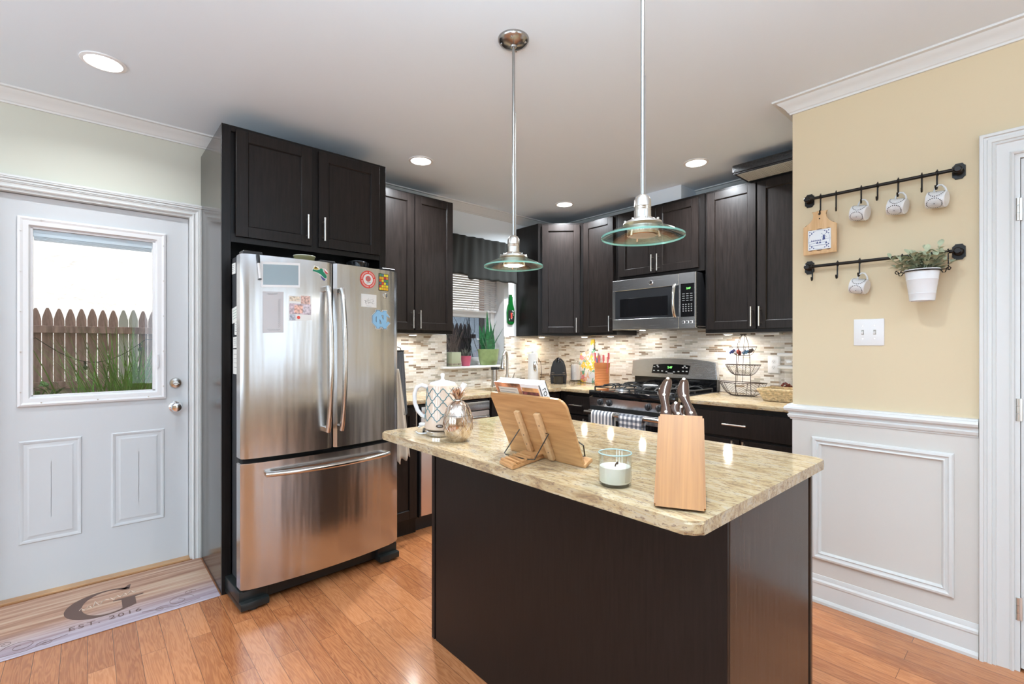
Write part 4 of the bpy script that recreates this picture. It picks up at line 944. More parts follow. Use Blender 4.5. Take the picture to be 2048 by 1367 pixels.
mesh_obj('diamond_lines', pinelines(.045, .101), M_leafm, children(PA)[0], local=True); mesh_obj('diamond_lines', pinelines(.104, .154), M_leafm, lid, local=True)
bm = BM(); rg = random.Random(5)
for ring_, (n, ln, L, w) in enumerate(((7, .95, .055, .016), (7, .62, .058, .017), (5, .25, .056, .016))):
    for k in range(n): leafblade(bm, (.004*math.cos(k*2*PI/n), .004*math.sin(k*2*PI/n), .156), k*2*PI/n+ring_*.45, L, ln*.55, w, 6, ln*.75)
cr = mesh_obj('leaf_crown', bm, M_leafm, lid, local=True, smooth=60); md = cr.modifiers.new('s', 'SOLIDIFY'); md.thickness = .001

# recipe book stand
BO = Vector((-1.249, 1.105, .919)); BX = Vector((1,0,0)); BU = Vector((0,-.42,.9075)).normalized(); BN = BX.cross(BU).normalized()
MB_ = axes(BO, BX, BU, BN)
ST = thing('cookbook_stand', 'bamboo cookbook stand on the island seen from behind', 'book stand', (-1.09, 1.06, .914))
bm = BM(); w_, h_ = .335, .226; r_ = .028; P = [(0.004, 0), (w_-.004, 0)]
for (x, y, a0) in ((w_-r_, h_-r_, 0), (r_*.5, h_-r_*.5, 90)):
    rr = r_ if a0 == 0 else r_*.5
    for k in range(7): a = math.radians(a0+15*k); P.append((x+rr*math.cos(a), y+rr*math.sin(a)))
prism(bm, P, .009, MB_, z0=-.009, b=.0015); mesh_obj('board', bm, wood('bamboo_board', (.40, .20, .075), (.56, .31, .13), .33, (1.5, 14, 14), 6), ST)
for x, y0, y1 in ((.118, .02, .170), (.209, .005, .172)):
    bm = BM(); box(bm, x-.011, x+.011, y0, y1, 0, .013, .002, 2, M=MB_); bt = mesh_obj('batten', bm, wood('pale_bamboo', (.55, .33, .16), (.66, .42, .22), .4, (14, 1.5, 14), 6), ST)
    bm = BM()
    for yy in (y0+.03, y0+.065, y1-.04): cyl(bm, MB_ @ Vector((x, yy, .012)), MB_ @ Vector((x, yy, .0134)), .002, seg=10)
    mesh_obj('screw', bm, M_black, bt)
bm = BM(); box(bm, .0, w_, -.006, .006, -.040, 0, .003, 2, M=MB_); mesh_obj('ledge', bm, M_bamboo, ST)
bm = BM(); P = [(-1.127, .952), (-1.045, .932), (-1.090, 1.126), (-1.172, 1.134)]; prism(bm, P, .012, z0=.9145, b=.002)
q0, q1, q2, q3 = [Vector((*p, .927)) for p in P]
for k in range(5):
    f0, f1 = .03+k*.115, .095+k*.115
    a = q0.lerp(q3, f0); b_ = q1.lerp(q2, f0); c = q1.lerp(q2, f1); d = q0.lerp(q3, f1)
    prism(bm, [(v.x, v.y) for v in (a, b_, c, d)], .006, z0=.926, b=.0012)
prism(bm, [(v.x, v.y) for v in (q0.lerp(q3, .60), q1.lerp(q2, .60), q2, q3)], .006, z0=.926, b=.0012)
mesh_obj('foot', bm, M_bamboo, ST)
M_wire = mat('bronze_wire', (.05, .045, .04), .35, .8)
bm = BM(); pA = MB_ @ Vector((.103, .098, .006)); pB = MB_ @ Vector((.226, .103, .006))
tube(bm, [pA+Vector((.012,0,0)), pA-Vector((.006,0,0)), Vector((-1.163, 1.003, .935)), Vector((-1.155, 1.003, .931)), Vector((-1.07, 1.010, .930)), Vector((-1.040, 1.018, .933)), pB+Vector((.006,0,0)), pB-Vector((.012,0,0))], .0018, 8); mesh_obj('support_wire', bm, M_wire, ST)
bm = BM(); pts = [MB_ @ Vector(p) for p in ((w_-.04, .008, -.034), (w_-.022, .012, -.034), (w_-.016, .050, -.036), (w_-.034, .060, -.036), (w_-.05, .056, -.036))]; tube(bm, pts, .0022, 8); mesh_obj('page_clip', bm, M_wire, ST)

# cookbook leaning on the far side of the stand
BK = thing('cookbook', 'thick cookbook with food photographs standing on the bamboo stand', 'book', tuple(MB_ @ Vector((.14, .01, -.025))))
x0, x1, y0, y1, zt0, zt1 = .030, .240, .008, .262, -.0115, -.042
bm = BM(); box(bm, x0, x1, y0, y1, -.014, zt0, M=MB_); box(bm, x0, x1, y0, y1, zt1, -.0395, M=MB_); box(bm, x1-.0035, x1, y0, y1, zt1, zt0, M=MB_); mesh_obj('cover', bm, mat('white_gloss_cover', (.80, .80, .80), .25), BK, smooth=0)
bm = BM(); box(bm, x0+.003, x1-.004, y0+.003, y1-.003, -.0393, -.0142, M=MB_); mesh_obj('pages', bm, mat('paper_pages', (.78, .76, .70), .9), BK, smooth=0)
def pic(name, x, y, X, Y, m, z=zt0+.0003, par=BK): b0 = BM(); box(b0, x, X, y, Y, z-.0002, z, M=MB_); return mesh_obj(name, b0, m, par, smooth=0)
M_food = mat('food_photo', (.42, .18, .09), .4, noise=.9, nscale=34); M_food2 = mat('food_photo_bun', (.62, .33, .14), .4, noise=.5, nscale=22); M_food3 = mat('food_photo_filling', (.16, .05, .05), .4, noise=.9, nscale=60)
pic('photo', x0+.001, .14, x0+.125, y1-.001, M_food); pic('photo', x0+.128, .17, x1-.008, .250, M_food2, zt0+.0003); pic('photo', x0+.126, .15, x1-.012, .236, M_food3, zt0+.0005)
tb = pic('text_panel', x0+.016, .15, x0+.108, y1-.016, mat('cream_text_panel', (.62, .58, .50), .6), zt0+.0006)
bm = BM()
for k in range(8): box(bm, x0+.022, x0+.102-(.01 if k % 3 else 0), y1-.0245-k*.009, y1-.0228-k*.009, zt0+.0006, zt0+.0008, M=MB_)
mesh_obj('text_lines', bm, mat('grey_text', (.22,.20,.18), .8), tb, smooth=0)
bm = BM(); text_bm('LOVE', .020, MB_ @ axes((x1+.0003, y1-.042, -.027), (0,-1,0), (0,0,1), (1,0,0)) , bm=bm); mesh_obj('spine_letters', bm, M_blackpl, BK, smooth=0)

# candle
CD = thing('candle', 'white candle in a clear round glass jar on the island', 'candle', (-.757, 1.038, .914))
bm = BM(); lathe(bm, [(0, 0), (.036, 0), (.0415, .004), (.0432, .012), (.0432, .080), (.0436, .085), (.0410, .085), (.0402, .080), (.0402, .014), (.037, .008), (0, .007)], seg=56, cap0=False, cap1=False); mesh_obj('glass_jar', bm, glass_mat('jar_glass', (.975, .995, .99), .08), CD, local=True)
bm = BM(); lathe(bm, [(0, .0075), (.037, .0085), (.0400, .013), (.0400, .050), (.030, .0485), (0, .048)], seg=48, cap0=False, cap1=False); mesh_obj('wax', bm, mat('white_wax', (.78, .76, .68), .4), CD, local=True)
bm = BM(); tube(bm, [(0, 0, .048), (.001, .001, .054), (.006, .002, .058), (.009, .0, .056)], [.0015, .002, .004, .001], 7); mesh_obj('wick', bm, M_black, CD, local=True)
bm = BM(); tube(bm, [(.0423*math.cos(k*PI/24), .0423*math.sin(k*PI/24), .0850) for k in range(48)], .0017, 8, closed=True); mesh_obj('rim', bm, mat('teal_glass_rim', (.36, .50, .48), .1), children(CD)[0], local=True)

# knife block and knives
KO = Vector((-.588, .949, .914)); KU = Vector((.885, .466, 0)).normalized(); KN = Vector((-.466, .885, 0)).normalized(); KZ = Vector((0,0,1))
KB = thing('knife_block', 'light wooden slanted knife block standing on the island corner', 'knife block', tuple(KO+KU*.05+KN*.08))
bm = BM(); Mk = axes(KO, KN, KZ, KU); P = [(.008, .004), (.000, .012), (.184, .190), (.246, .128), (.246, .0005), (.100, .0005)]
prism(bm, [(.004, .006), (.184, .188), (.246, .126), (.120, .0005), (.045, .0005), (.020, .004)], .110, Mk, b=.004, seg=2); mesh_obj('block', bm, M_oakblk, KB)
KE = (KN*.7033+KZ*.711).normalized(); KF = KU.cross(KE).normalized()      # along the slant, and the face normal
if KF.dot(Vector((0,-1,0))) < 0: KF = -KF
M_kh = mat('brown_handle', (.060, .028, .016), .15, coat=.4); M_rivet = mat('brass_rivet', (.80, .66, .48), .35, .3)
def knife(label, u, depth, L, tilt, wv=1, w=.0125):
    """handle sticking out of the top end of the block"""
    p = KO+KU*u+KN*.184+KZ*.187+(-KF)*depth
    U2 = (KU*math.cos(tilt)+KE*math.sin(tilt)).normalized(); E2 = (KE*math.cos(tilt)-KU*math.sin(tilt)).normalized(); F2 = KF
    M_ = axes(p, U2, F2, E2); t = thing('kitchen_knife', label, 'knife', tuple(p), 0, 'brown-handled knives in the block')
    bm = BM(); n = 22; rings = []; S_ = 20
    for k in range(n+1):
        f = k/n; z = -.006+f*(L+.006); cx_ = wv*.0050*math.sin(f*2*PI*1.05+.6); rw = w*(.92+.16*math.sin(f*PI*3.3+.7)+(.10*f)); rt = .0085
        e = min(1, (1-f)*7); e2 = math.sqrt(max(.0, 1-(1-e)**2)); rings.append([bm.verts.new((cx_+rw*max(.05, e2)*math.cos(2*PI*j/S_), rt*max(.05, e2)*math.sin(2*PI*j/S_), z)) for j in range(S_)])
    for A, B in zip(rings, rings[1:]):
        for j in range(S_): bm.faces.new((A[j], A[(j+1) % S_], B[(j+1) % S_], B[j]))
    bm.faces.new(rings[0][::-1]); bm.faces.new(rings[-1]); xf(bm, 0, M_); hd = mesh_obj('handle', bm, M_kh, t)
    for f in ((.12, .52, .93) if L > .08 else (.3, .85)):
        bm = BM(); cx_ = wv*.0050*math.sin(f*2*PI*1.05+.6); lathe(bm, [(.0038, -.0094), (.0038, .0094)], seg=14, M=M_ @ axes((cx_, 0, f*L), (1,0,0), (0,0,1), (0,1,0))); mesh_obj('rivet', bm, M_rivet, hd)
    bm = BM(); box(bm, -.010, .010, -.0012, .0012, -.05, -.005, M=M_); mesh_obj('blade', bm, M_steelH, t)
knife('left tall brown-handled knife in the block', .012, .018, .143, math.radians(-2), w=.0140)
knife('right tall brown-handled knife in the block, leaning left', .077, .018, .143, math.radians(8), w=.0140)
knife('short brown-handled knife left of centre in the block', .047, .026, .064, math.radians(6), w=.012)
knife('short brown-handled knife right of centre in the block', .062, .034, .058, math.radians(8), w=.009)

# ------------------------------------------------------------------ refrigerator magnets and papers
M_card = mat('white_card', (.78, .78, .76), .5); M_ink = mat('grey_ink', (.25, .25, .26), .7); M_red = mat('magnet_red', (.70, .07, .05), .4)
def fpatch(bm, x0, x1, z0, z1, t0=.0004, t1=.0015, skew=0, b=0):
    """thin sheet following the door front between local x0..x1, z0..z1"""
    n = max(2, int((x1-x0)/.012)); g = []
    for i in range(n+1):
        x = x0+(x1-x0)*i/n; M_ = on_fridge(x, 0, 0); o = M_.translation; N_ = M_.col[2].to_3d(); dz = skew*(i/n)
        g.append([bm.verts.new(o+N_*t+Vector((0, 0, z))) for z, t in ((z0+dz, t0), (z0+dz, t1), (z1+dz, t1), (z1+dz, t0))])
    for A, B in zip(g, g[1:]):
        for k in range(4): bm.faces.new((A[k], B[k], B[(k+1) % 4], A[(k+1) % 4]))
    bm.faces.new(g[0]); bm.faces.new(g[-1][::-1])
    return bm
def magnet(name, label, cat, bm, m, px, pz, group='magnets and notes on the refrigerator doors'):
    t = thing(name, label, cat, tuple(on_fridge(px, pz, 0).translation), 0, group); mesh_obj('backing' if name != 'note_pad' else 'sheets', bm, m, t); return t
t = magnet('marker_board', 'small grey dry-erase board with white border on the left refrigerator door', 'board', fpatch(BM(), .084, .262, 1.566, 1.690, 0, .003, .010), M_white, .17, 1.63)
mesh_obj('writing_surface', fpatch(BM(), .093, .254, 1.578, 1.678, .003, .0035, .010), mat('grey_gloss_board', (.33, .42, .46), .12), t)
t = thing('marker', 'black and white marker pen stuck left of the small grey board', 'marker', tuple(on_fridge(.080, 1.66).translation))
def up(x, z, off): return on_fridge(x, z, off).translation
bm = BM(); cyl(bm, up(.070, 1.722, .010), up(.072, 1.695, .010), .0075, seg=14); cyl(bm, up(.072, 1.695, .010), up(.073, 1.680, .010), .0065, seg=14); mesh_obj('cap', bm, M_blackpl, t)
bm = BM(); cyl(bm, up(.073, 1.680, .010), up(.079, 1.606, .010), .0062, seg=14); mesh_obj('barrel', bm, M_white, t)
bm = BM(); cyl(bm, up(.079, 1.606, .010), up(.0795, 1.600, .010), .0066, seg=14); mesh_obj('end_plug', bm, M_blackpl, t)
t = magnet('note_pad', 'tall pale note pad with scribbled heading on the left refrigerator door', 'note pad', fpatch(BM(), .092, .184, 1.342, 1.545, 0, .004, .004), mat('pale_lilac_paper', (.56, .55, .56), .8), .14, 1.45)
bm = BM()
def fline(bm, pts, r=.0007, off=.0046): tube(bm, [up(x, z, off) for x, z in pts], r, 4)
fline(bm, [(.112+.003*k, 1.533+.004*math.sin(k*1.9)+.0003*k) for k in range(16)])
for k in range(14): fline(bm, [(.158, 1.508-k*.010), (.170, 1.512-k*.010), (.160, 1.500-k*.010)], .0004)
fline(bm, [(.110, 1.361), (.168, 1.361)], .0005); fline(bm, [(.116, 1.354), (.162, 1.354)], .0006)
mesh_obj('scribbled_heading', bm, M_ink, t, smooth=0)
t = magnet('photo_card', 'card with small colour photographs right of the note pad', 'photo card', fpatch(BM(), .208, .318, 1.404, 1.532, 0, .001, .008), M_card, .26, 1.47)
for (a, b_, c, d, col) in ((.266, .312, 1.495, 1.536, (.62,.42,.36)), (.212, .262, 1.505, 1.530, (.66,.56,.44)), (.212, .316, 1.440, 1.494, (.52,.42,.46)), (.235, .275, 1.446, 1.486, (.70,.42,.34)), (.278, .314, 1.446, 1.488, (.62,.55,.60)), (.212, .240, 1.408, 1.438, (.40,.42,.48))):
    mesh_obj('photo', fpatch(BM(), a, b_, c, d, .001, .0014+a*.001), mat('photo_print', col, .4, noise=.5, nscale=90), t, smooth=0)
bm = BM(); M_ = on_fridge(.255, 1.424, .0016); lathe(bm, [(.008, 0), (0, .0004)], seg=18, M=M_); mesh_obj('red_seal', bm, M_red, t)
# flag-shaped magnet
t = thing('flag_magnet', 'magnet shaped like a country outline in green, red and blue flag colours', 'magnet', tuple(up(.365, 1.67, 0)), 0, 'magnets and notes on the refrigerator doors')
MFg = on_fridge(.362, 1.664, .0006); MFg = MFg @ Matrix.Rotation(0, 4, 'Z')
def flat(polys, col, z0, nm, par, Mx, h=.0012):
    bm = BM()
    for P in polys: prism(bm, P, h, Mx, z0=z0)
    return mesh_obj(nm, bm, mat(nm+'_colour', col, .3), par, smooth=0)
flat([[(-.038, .014), (-.030, .034), (-.008, .030), (.002, .014), (.012, .022), (.018, .018), (.026, -.006), (.036, -.018), (.036, -.034), (.022, -.044), (.010, -.036), (-.002, -.012), (-.020, .000), (-.036, .002)], [(.018, .024), (.030, .020), (.044, .004), (.034, -.004), (.026, .004)]], (.82, .82, .80), 0, 'white_backing', t, MFg)
flat([[(-.037, .003), (-.036, .013), (-.018, .010), (-.004, .014), (.006, .022), (.014, .018), (.018, .006), (.035, -.016), (.034, -.030), (.022, -.026), (.002, -.008), (-.020, .001)]], (.01, .22, .12), .0012, 'green_band', t, MFg)
flat([[(-.034, .015), (-.024, .030), (-.012, .022), (-.006, .016), (-.020, .012)]], (.55, .38, .05), .0013, 'yellow_band', t, MFg)
flat([[(-.028, .018), (-.022, .028), (-.014, .020)]], (.01, .01, .01), .0016, 'black_triangle', t, MFg)
flat([[(.022, .022), (.028, .010), (.042, .000), (.034, -.004), (.026, .004)]], (.70, .05, .07), .0013, 'red_band', t, MFg)
flat([[(.000, -.014), (.020, -.028), (.030, -.034), (.022, -.043), (.011, -.035)]], (.07, .08, .22), .0013, 'blue_band', t, MFg)
# round red sticker
t = thing('round_magnet', 'round red and white sticker with ball emblem on the right refrigerator door', 'magnet', tuple(up(.640, 1.655, 0)), 0, 'magnets and notes on the refrigerator doors')
M_ = on_fridge(.640, 1.655, .0012)
bm = BM(); lathe(bm, [(0, -.0008), (.050, -.0008), (.050, .001), (0, .001)], seg=48, M=M_); mesh_obj('disc', bm, M_red, t)
bm = BM(); lathe(bm, [(.031, .0010), (.031, .0016), (0, .0016)], seg=40, M=M_, cap0=False); mesh_obj('white_centre', bm, M_card, t)
bm = BM(); lathe(bm, [(.0165, .0016), (.0165, .0021), (0, .0021)], seg=30, M=M_ @ Matrix.Translation((0, .004, 0)), cap0=False); em = mesh_obj('ball_emblem', bm, M_red, t)
bm = BM()
for a in (-.9, -.3, .3, .9): box(bm, -.0009+.012*math.sin(a)*.8, .0009+.012*math.sin(a)*.8, -.010, .018, .0021, .0024, M=M_)
box(bm, -.016, .016, .006, .0075, .0021, .0024, M=M_); box(bm, -.014, .012, -.019, -.0165, .0016, .0021, M=M_ @ Matrix.Rotation(.2, 4, 'Z')); mesh_obj('emblem_lines', bm, M_ink, em, smooth=0)
bm = BM()
for k in range(34):
    if k % 9 in (0,): continue
    a = k*2*PI/34; box(bm, -.0017, .0017, -.0035, .0035, .001, .0014, M=M_ @ Matrix.Rotation(a, 4, 'Z') @ Matrix.Translation((0, .0405, 0)))
mesh_obj('ring_lettering', bm, M_card, t, smooth=0)
t = magnet('picture_magnet', 'colourful rectangular picture magnet at the top right of the refrigerator', 'magnet', fpatch(BM(), .712, .778, 1.600, 1.700, 0, .003), mat('picture_dark_border', (.06, .04, .03), .3), .745, 1.65)
rg = random.Random(9); cols = [(.7,.08,.04), (.8,.45,.03), (.8,.7,.05), (.08,.3,.12), (.1,.2,.25), (.75,.25,.04), (.55,.04,.06)]
cm = [mat('paint_patch', c, .3) for c in cols]
for r_ in range(6):
    for c_ in range(4):
        m_ = cm[(rg.randrange(7) if r_ < 4 else rg.choice((0, 1, 5, 2)))]
        mesh_obj('painted_patch', fpatch(BM(), .7145+c_*.0155, .7285+c_*.0155, 1.683-r_*.0158, 1.6965-r_*.0158, .003, .0034), m_, t, smooth=0)
bm = BM(); M_ = on_fridge(.756, 1.572, .0008); lathe(bm, [(.0150, 0), (.0150, .002), (.012, .003), (0, .003)], seg=28, M=M_); bd = mesh_obj('badge', bm, M_chrome, RF)
bm = BM(); text_bm('GE', .014, M_ @ Matrix.Translation((0, 0, .0034)), shear=.3, bm=bm); mesh_obj('badge_letters', bm, M_ink, bd, smooth=0)
t = magnet('sketch_card', 'small white card with grey pencil sketch under the round red sticker', 'card', fpatch(BM(), .597, .696, 1.499, 1.572, 0, .001), M_card, .645, 1.535)
bm = BM(); rg = random.Random(4)
for k in range(16): x = .618+rg.random()*.055; z = 1.518+rg.random()*.024; fline(bm, [(x, z), (x+rg.uniform(-.012, .012), z+rg.uniform(-.010, .014)), (x+rg.uniform(-.01, .02), z+rg.uniform(-.005, .01))], .0004, .0014)
fline(bm, [(.630, 1.506), (.662, 1.506)], .0006, .0014); mesh_obj('pencil_sketch', bm, M_ink, t, smooth=0)
# interlocking letters magnet
t = thing('letter_magnet', 'light blue interlocking NC letters magnet on the right refrigerator door', 'magnet', tuple(up(.728, 1.43, 0)), 0, 'magnets and notes on the refrigerator doors')
ML_ = on_fridge(.728, 1.432, .0010); M_lb = mat('light_blue_letters', (.26, .50, .72), .35); M_nav = mat('navy_outline', (.03, .05, .12), .4)
def ncpolys(g):
    C_ = [(.046, .022), (.060, .012), (.060+g*.5, .014+g), (.036, .048+g), (.020, .050+g) , (-.036, .050+g), (-.062-g, .024), (-.062-g, -.024), (-.036, -.050-g), (.036, -.050-g), (.062+g, -.020), (.048, -.010-g*.3), (.034, -.026+g), (-.026+g, -.030+g), (-.040+g, -.014), (-.040+g, .014), (-.026+g, .030-g), (.030, .030-g)]
    N1 = [(-.034-g, -.060-g), (-.012+g, -.060-g), (-.012+g, .060+g), (-.034-g, .060+g)]; N2 = [(.014-g, -.060-g), (.036+g, -.060-g), (.036+g, .060+g), (.014-g, .060+g)]
    N3 = [(-.034-g, .060+g), (-.012+g, .060+g), (.036+g, -.060-g), (.014-g, -.060-g)]
    return [[(x*.98, y*.86) for x, y in P] for P in (C_, N1, N2, N3)]
for g, m_, z0, nm in ((.006, M_card, 0, 'white_outline'), (.0022, M_nav, .0012, 'navy_outline'), (0, M_lb, .0018, 'blue_letters')):
    bm = BM()
    for k, P in enumerate(ncpolys(g)): prism(bm, P, .0012 if z0 == 0 else .0006+k*.00003, ML_, z0=z0)
    mesh_obj(nm, bm, m_, t, smooth=0)
# papers on the refrigerator side
def spaper(label, y0, y1, z0, z1, rot=0, col=(.74,.74,.70), mark=None):
    Ms = MF @ axes((.030, (y0+y1)/2, (z0+z1)/2), (0,-1,0), (0,0,1), (-1,0,0)) @ Matrix.Rotation(rot, 4, 'Z')
    t = thing('side_note', label, 'note', tuple(Ms.translation), 0, 'papers on the dark refrigerator side'); bm = BM(); w, h = (y1-y0)/2, (z1-z0)/2
    box(bm, -w, w, -h, h, .0002, .0016, M=Ms); mesh_obj('paper', bm, mat('paper_sheet', col, .8), t, smooth=0)
    bm = BM()
    for k in range(4): box(bm, -w*.7, w*.6, h*(.6-k*.35)-.001, h*(.6-k*.35)+.001, .0016, .0018, M=Ms)
    mesh_obj('printed_lines', bm, mark or M_ink, t, smooth=0)
spaper('small white label highest on the dark refrigerator side', .200, .262, 1.650, 1.705, 0)
spaper('tilted white paper with green mark on the dark refrigerator side', .150, .262, 1.400, 1.478, .12, mark=mat('green_mark', (.05, .30, .15), .6))
spaper('narrow white paper hanging just below the tilted one', .160, .215, 1.335, 1.400, -.05)
spaper('square white paper in the middle of the refrigerator side notes', .160, .240, 1.268, 1.325, .03)
spaper('lowest long white paper on the dark refrigerator side', .160, .240, 1.135, 1.262, 0)
# dishes on the refrigerator
t = thing('glass_bowl', 'small yellowish glass dish on top of the refrigerator', 'bowl', (-2.76, .905, 1.735)); bm = BM(); lathe(bm, [(.030, 0), (.045, .010), (.056, .036), (.058, .042), (.054, .042), (.044, .014), (0, .008)], seg=36, cap1=False); mesh_obj('bowl', bm, mat('amber_glass', (.50, .48, .25), .1, trans=.5), t, local=True)
bm = BM(); tube(bm, [(.057*math.cos(k*PI/16), .057*math.sin(k*PI/16), .043) for k in range(32)], .002, 6, closed=True); mesh_obj('rim', bm, mat('pale_rim', (.7,.7,.6), .1), t, local=True)
t = thing('dark_bowl', 'dark glass dish on top of the refrigerator at the right', 'bowl', (-2.76, 1.215, 1.735)); bm = BM(); lathe(bm, [(.035, 0), (.060, .012), (.066, .040), (.062, .044), (.056, .016), (0, .010)], seg=36, cap1=False); mesh_obj('bowl', bm, M_blackgl, t, local=True)
bm = BM(); lathe(bm, [(.062, .044), (.040, .052), (.010, .056), (0, .060)], seg=30, cap0=False); mesh_obj('lid', bm, mat('smoked_glass', (.05,.06,.07), .08), t, local=True)

# ------------------------------------------------------------------ doormat
def mat_mat():
    m, t, b = nt('printed_plank_mat'); tc = t.nodes.new('ShaderNodeTexCoord'); mp = t.nodes.new('ShaderNodeMapping'); mp.inputs['Scale'].default_value = (34, 1.6, 1)
    nz = t.nodes.new('ShaderNodeTexNoise'); nz.inputs['Scale'].default_value = 1.2; nz.inputs['Detail'].default_value = 6; t.links.new(tc.outputs['Object'], mp.inputs[0]); t.links.new(mp.outputs[0], nz.inputs['Vector'])
    sp = t.nodes.new('ShaderNodeSeparateXYZ'); t.links.new(tc.outputs['Object'], sp.inputs[0]); mr = t.nodes.new('ShaderNodeMapRange'); mr.inputs['From Min'].default_value = .34; mr.inputs['From Max'].default_value = .52; t.links.new(sp.outputs[0], mr.inputs['Value'])
    r1 = ramp(t, [(.35, (.28, .13, .075)), (.5, (.46, .26, .17)), (.65, (.58, .41, .29))]); r2 = ramp(t, [(.35, (.34, .25, .28)), (.65, (.52, .46, .52))])
    t.links.new(nz.outputs['Fac'], r1.inputs[0]); t.links.new(nz.outputs['Fac'], r2.inputs[0]); mx = t.nodes.new('ShaderNodeMix'); mx.data_type = 'RGBA'
    t.links.new(mr.outputs[0], mx.inputs[0]); t.links.new(r1.outputs[0], mx.inputs[6]); t.links.new(r2.outputs[0], mx.inputs[7]); t.links.new(mx.outputs[2], b.inputs['Base Color']); b.inputs['Roughness'].default_value = .45; return m
DM = thing('doormat', 'wood-print doormat with large brown G in front of the entry door', 'doormat', (-3.395, -.43, 0))
bm = BM(); box(bm, 0, .582, 0, .938, .0005, .005, .002); mesh_obj('mat_base', bm, mat_mat(), DM, local=True)
MT = axes((0, 0, .0052), (0,1,0), (-1,0,0), (0,0,1)); M_mprint = mat('brown_print', (.13, .075, .06), .6)
sf = BM(); P = []
n = 40        # serif-style G built from two ellipse arcs
def G_(cx_, cy_, W_, H_):
    out = []; inn = []
    for k in range(n+1):
        a = math.radians(48+ (312-48-2)*k/n); out.append((cx_+W_*math.cos(a), cy_+H_*math.sin(a)))
        inn.append((cx_+.012+W_*.66*math.cos(a), cy_+H_*.90*math.sin(a)))
    return out+inn[::-1]
gc = (.495, -.285); prism(sf, G_(gc[0], gc[1], .150, .150), .0005, MT)
x, y = gc
prism(sf, [(x+.098, y+.090), (x+.108, y+.155), (x+.096, y+.150), (x+.080, y+.125), (x+.055, y+.118)], .0005, MT)
prism(sf, [(x+.062, y-.120), (x+.062, y-.020), (x+.030, y-.012), (x+.030, y-.004), (x+.150, y-.004), (x+.150, y-.012), (x+.116, y-.020), (x+.116, y-.108), (x+.09, y-.125)], .00055, MT)
mesh_obj('printed_letter', sf, M_mprint, DM, local=True, smooth=0)
bm = text_bm('EST. 2016', .052, MT @ Matrix.Translation((.495, -.475, 0)), extrude=.0003, spacing=1.25); mesh_obj('printed_date', bm, M_mprint, DM, local=True, smooth=0)
bm = BM()
def mline(pts, r=.0011, z=.0014): tube(bm, [MT @ Vector((a, b_, z)) for a, b_ in pts], r, 4)
mline([(.40+.0065*k, -.30+.018*math.sin(k*1.5)+.002*k+(.03 if k in (9, 15, 16) else 0)) for k in range(34)], .0022, .0008)
mesh_obj('script_name', bm, mat('cream_print', (.66, .52, .42), .6), DM, local=True, smooth=0)
bm = BM()
for sx_ in (-1, 1):
    for (ax, ay, R_) in ((.28, -.50, .060), (.20, -.535, .030), (.33, -.44, .028)):
        mline([(.495+sx_*ax+sx_*R_*(1-k/26)*math.cos(k*.36), ay+R_*(.85-k/34)*math.sin(k*.36)) for k in range(24)], .0010, .0006)
    mline([(.495+sx_*.13, -.515), (.495+sx_*.19, -.530), (.495+sx_*.26, -.555), (.495+sx_*.36, -.545)], .0010, .0006)
mesh_obj('printed_scrolls', bm, mat('thin_brown_print', (.22, .15, .13), .6), DM, local=True, smooth=0)

# ------------------------------------------------------------------ window wall things
VR = thing('valance', 'dark charcoal gathered fabric valance above the sink window', 'curtain', (-3.42, 2.70, 2.24))
bm = BM(); ny, nz = 110, 16; g = []; y0, y1 = 2.235, 3.065
for i in range(ny+1):
    u = i/ny; y = y0+(y1-y0)*u; col = []
    deep = math.exp(-((u-.30)/.035)**2)+.8*math.exp(-((u-.19)/.04)**2)+.5*math.exp(-((u-.62)/.05)**2)+.4*math.exp(-((u-.87)/.03)**2)
    zb = 1.872-.012*math.exp(-((u-.36)/.03)**2)+.003*math.sin(u*37)+(.0 if u > .32 else .030)
    for j in range(nz+1):
        v = j/nz; z = 2.245+(zb-2.245)*v
        w = .010*math.sin(u*58+1)*(1-.5*v)+.022*deep*(.4+.6*v)+.006*math.sin(u*23+v*3)
        col.append(bm.verts.new((-3.385-w*.9+.012*v, y+.012*(u-.5)*v*2, z)))
    g.append(col)
for i in range(ny):
    for j in range(nz): bm.faces.new((g[i][j], g[i+1][j], g[i+1][j+1], g[i][j+1]))
M_val = mat('charcoal_fabric', (.030, .032, .030), .95, bump=.4, nscale=260)
o = mesh_obj('fabric', bm, M_val, VR, smooth=70); md = o.modifiers.new('s', 'SOLIDIFY'); md.thickness = .002
bm = BM(); cyl(bm, (-3.42, 2.235, 2.215), (-3.42, 3.075, 2.215), .006, seg=10)
for y in (2.24, 3.07): cyl(bm, (-3.42, y, 2.215), (XK, y, 2.215), .005, seg=8)
mesh_obj('rod', bm, M_white, VR)
BT = thing('bottle_decoration', 'flattened green bottle with red and black label hung on the wall right of the window', 'bottle', (XK+.001, 3.073, 1.62))
M_gb = mat('green_bottle_glass', (.006, .12, .022), .08, coat=.4)
def bottle_half(sc=1):
    P = [(0, 1.484), (.022, 1.486), (.038, 1.496), (.046, 1.512), (.047, 1.60), (.046, 1.635), (.038, 1.662), (.024, 1.690), (.016, 1.712), (.0145, 1.755), (.0165, 1.757), (.0165, 1.775), (0, 1.775)]
    return [(s*x, z) for s in (1,) for x, z in P]+[(-x, z) for x, z in bottle_half_pts(P)]
def bottle_half_pts(P): return P[::-1][1:-1]
bm = BM(); prism(bm, [(x, z) for x, z in bottle_half()], .016, axes((XK+.001, 3.073, 0), (0,1,0), (0,0,1), (1,0,0)), b=.005, seg=3); mesh_obj('glass_body', bm, M_gb, BT)
bm = BM(); box(bm, XK+.0172, XK+.0178, 3.036, 3.110, 1.515, 1.625, .0002); lb = mesh_obj('label', bm, mat('black_label', (.02, .02, .02), .4), BT, smooth=0)
bm = BM(); rg = random.Random(2)
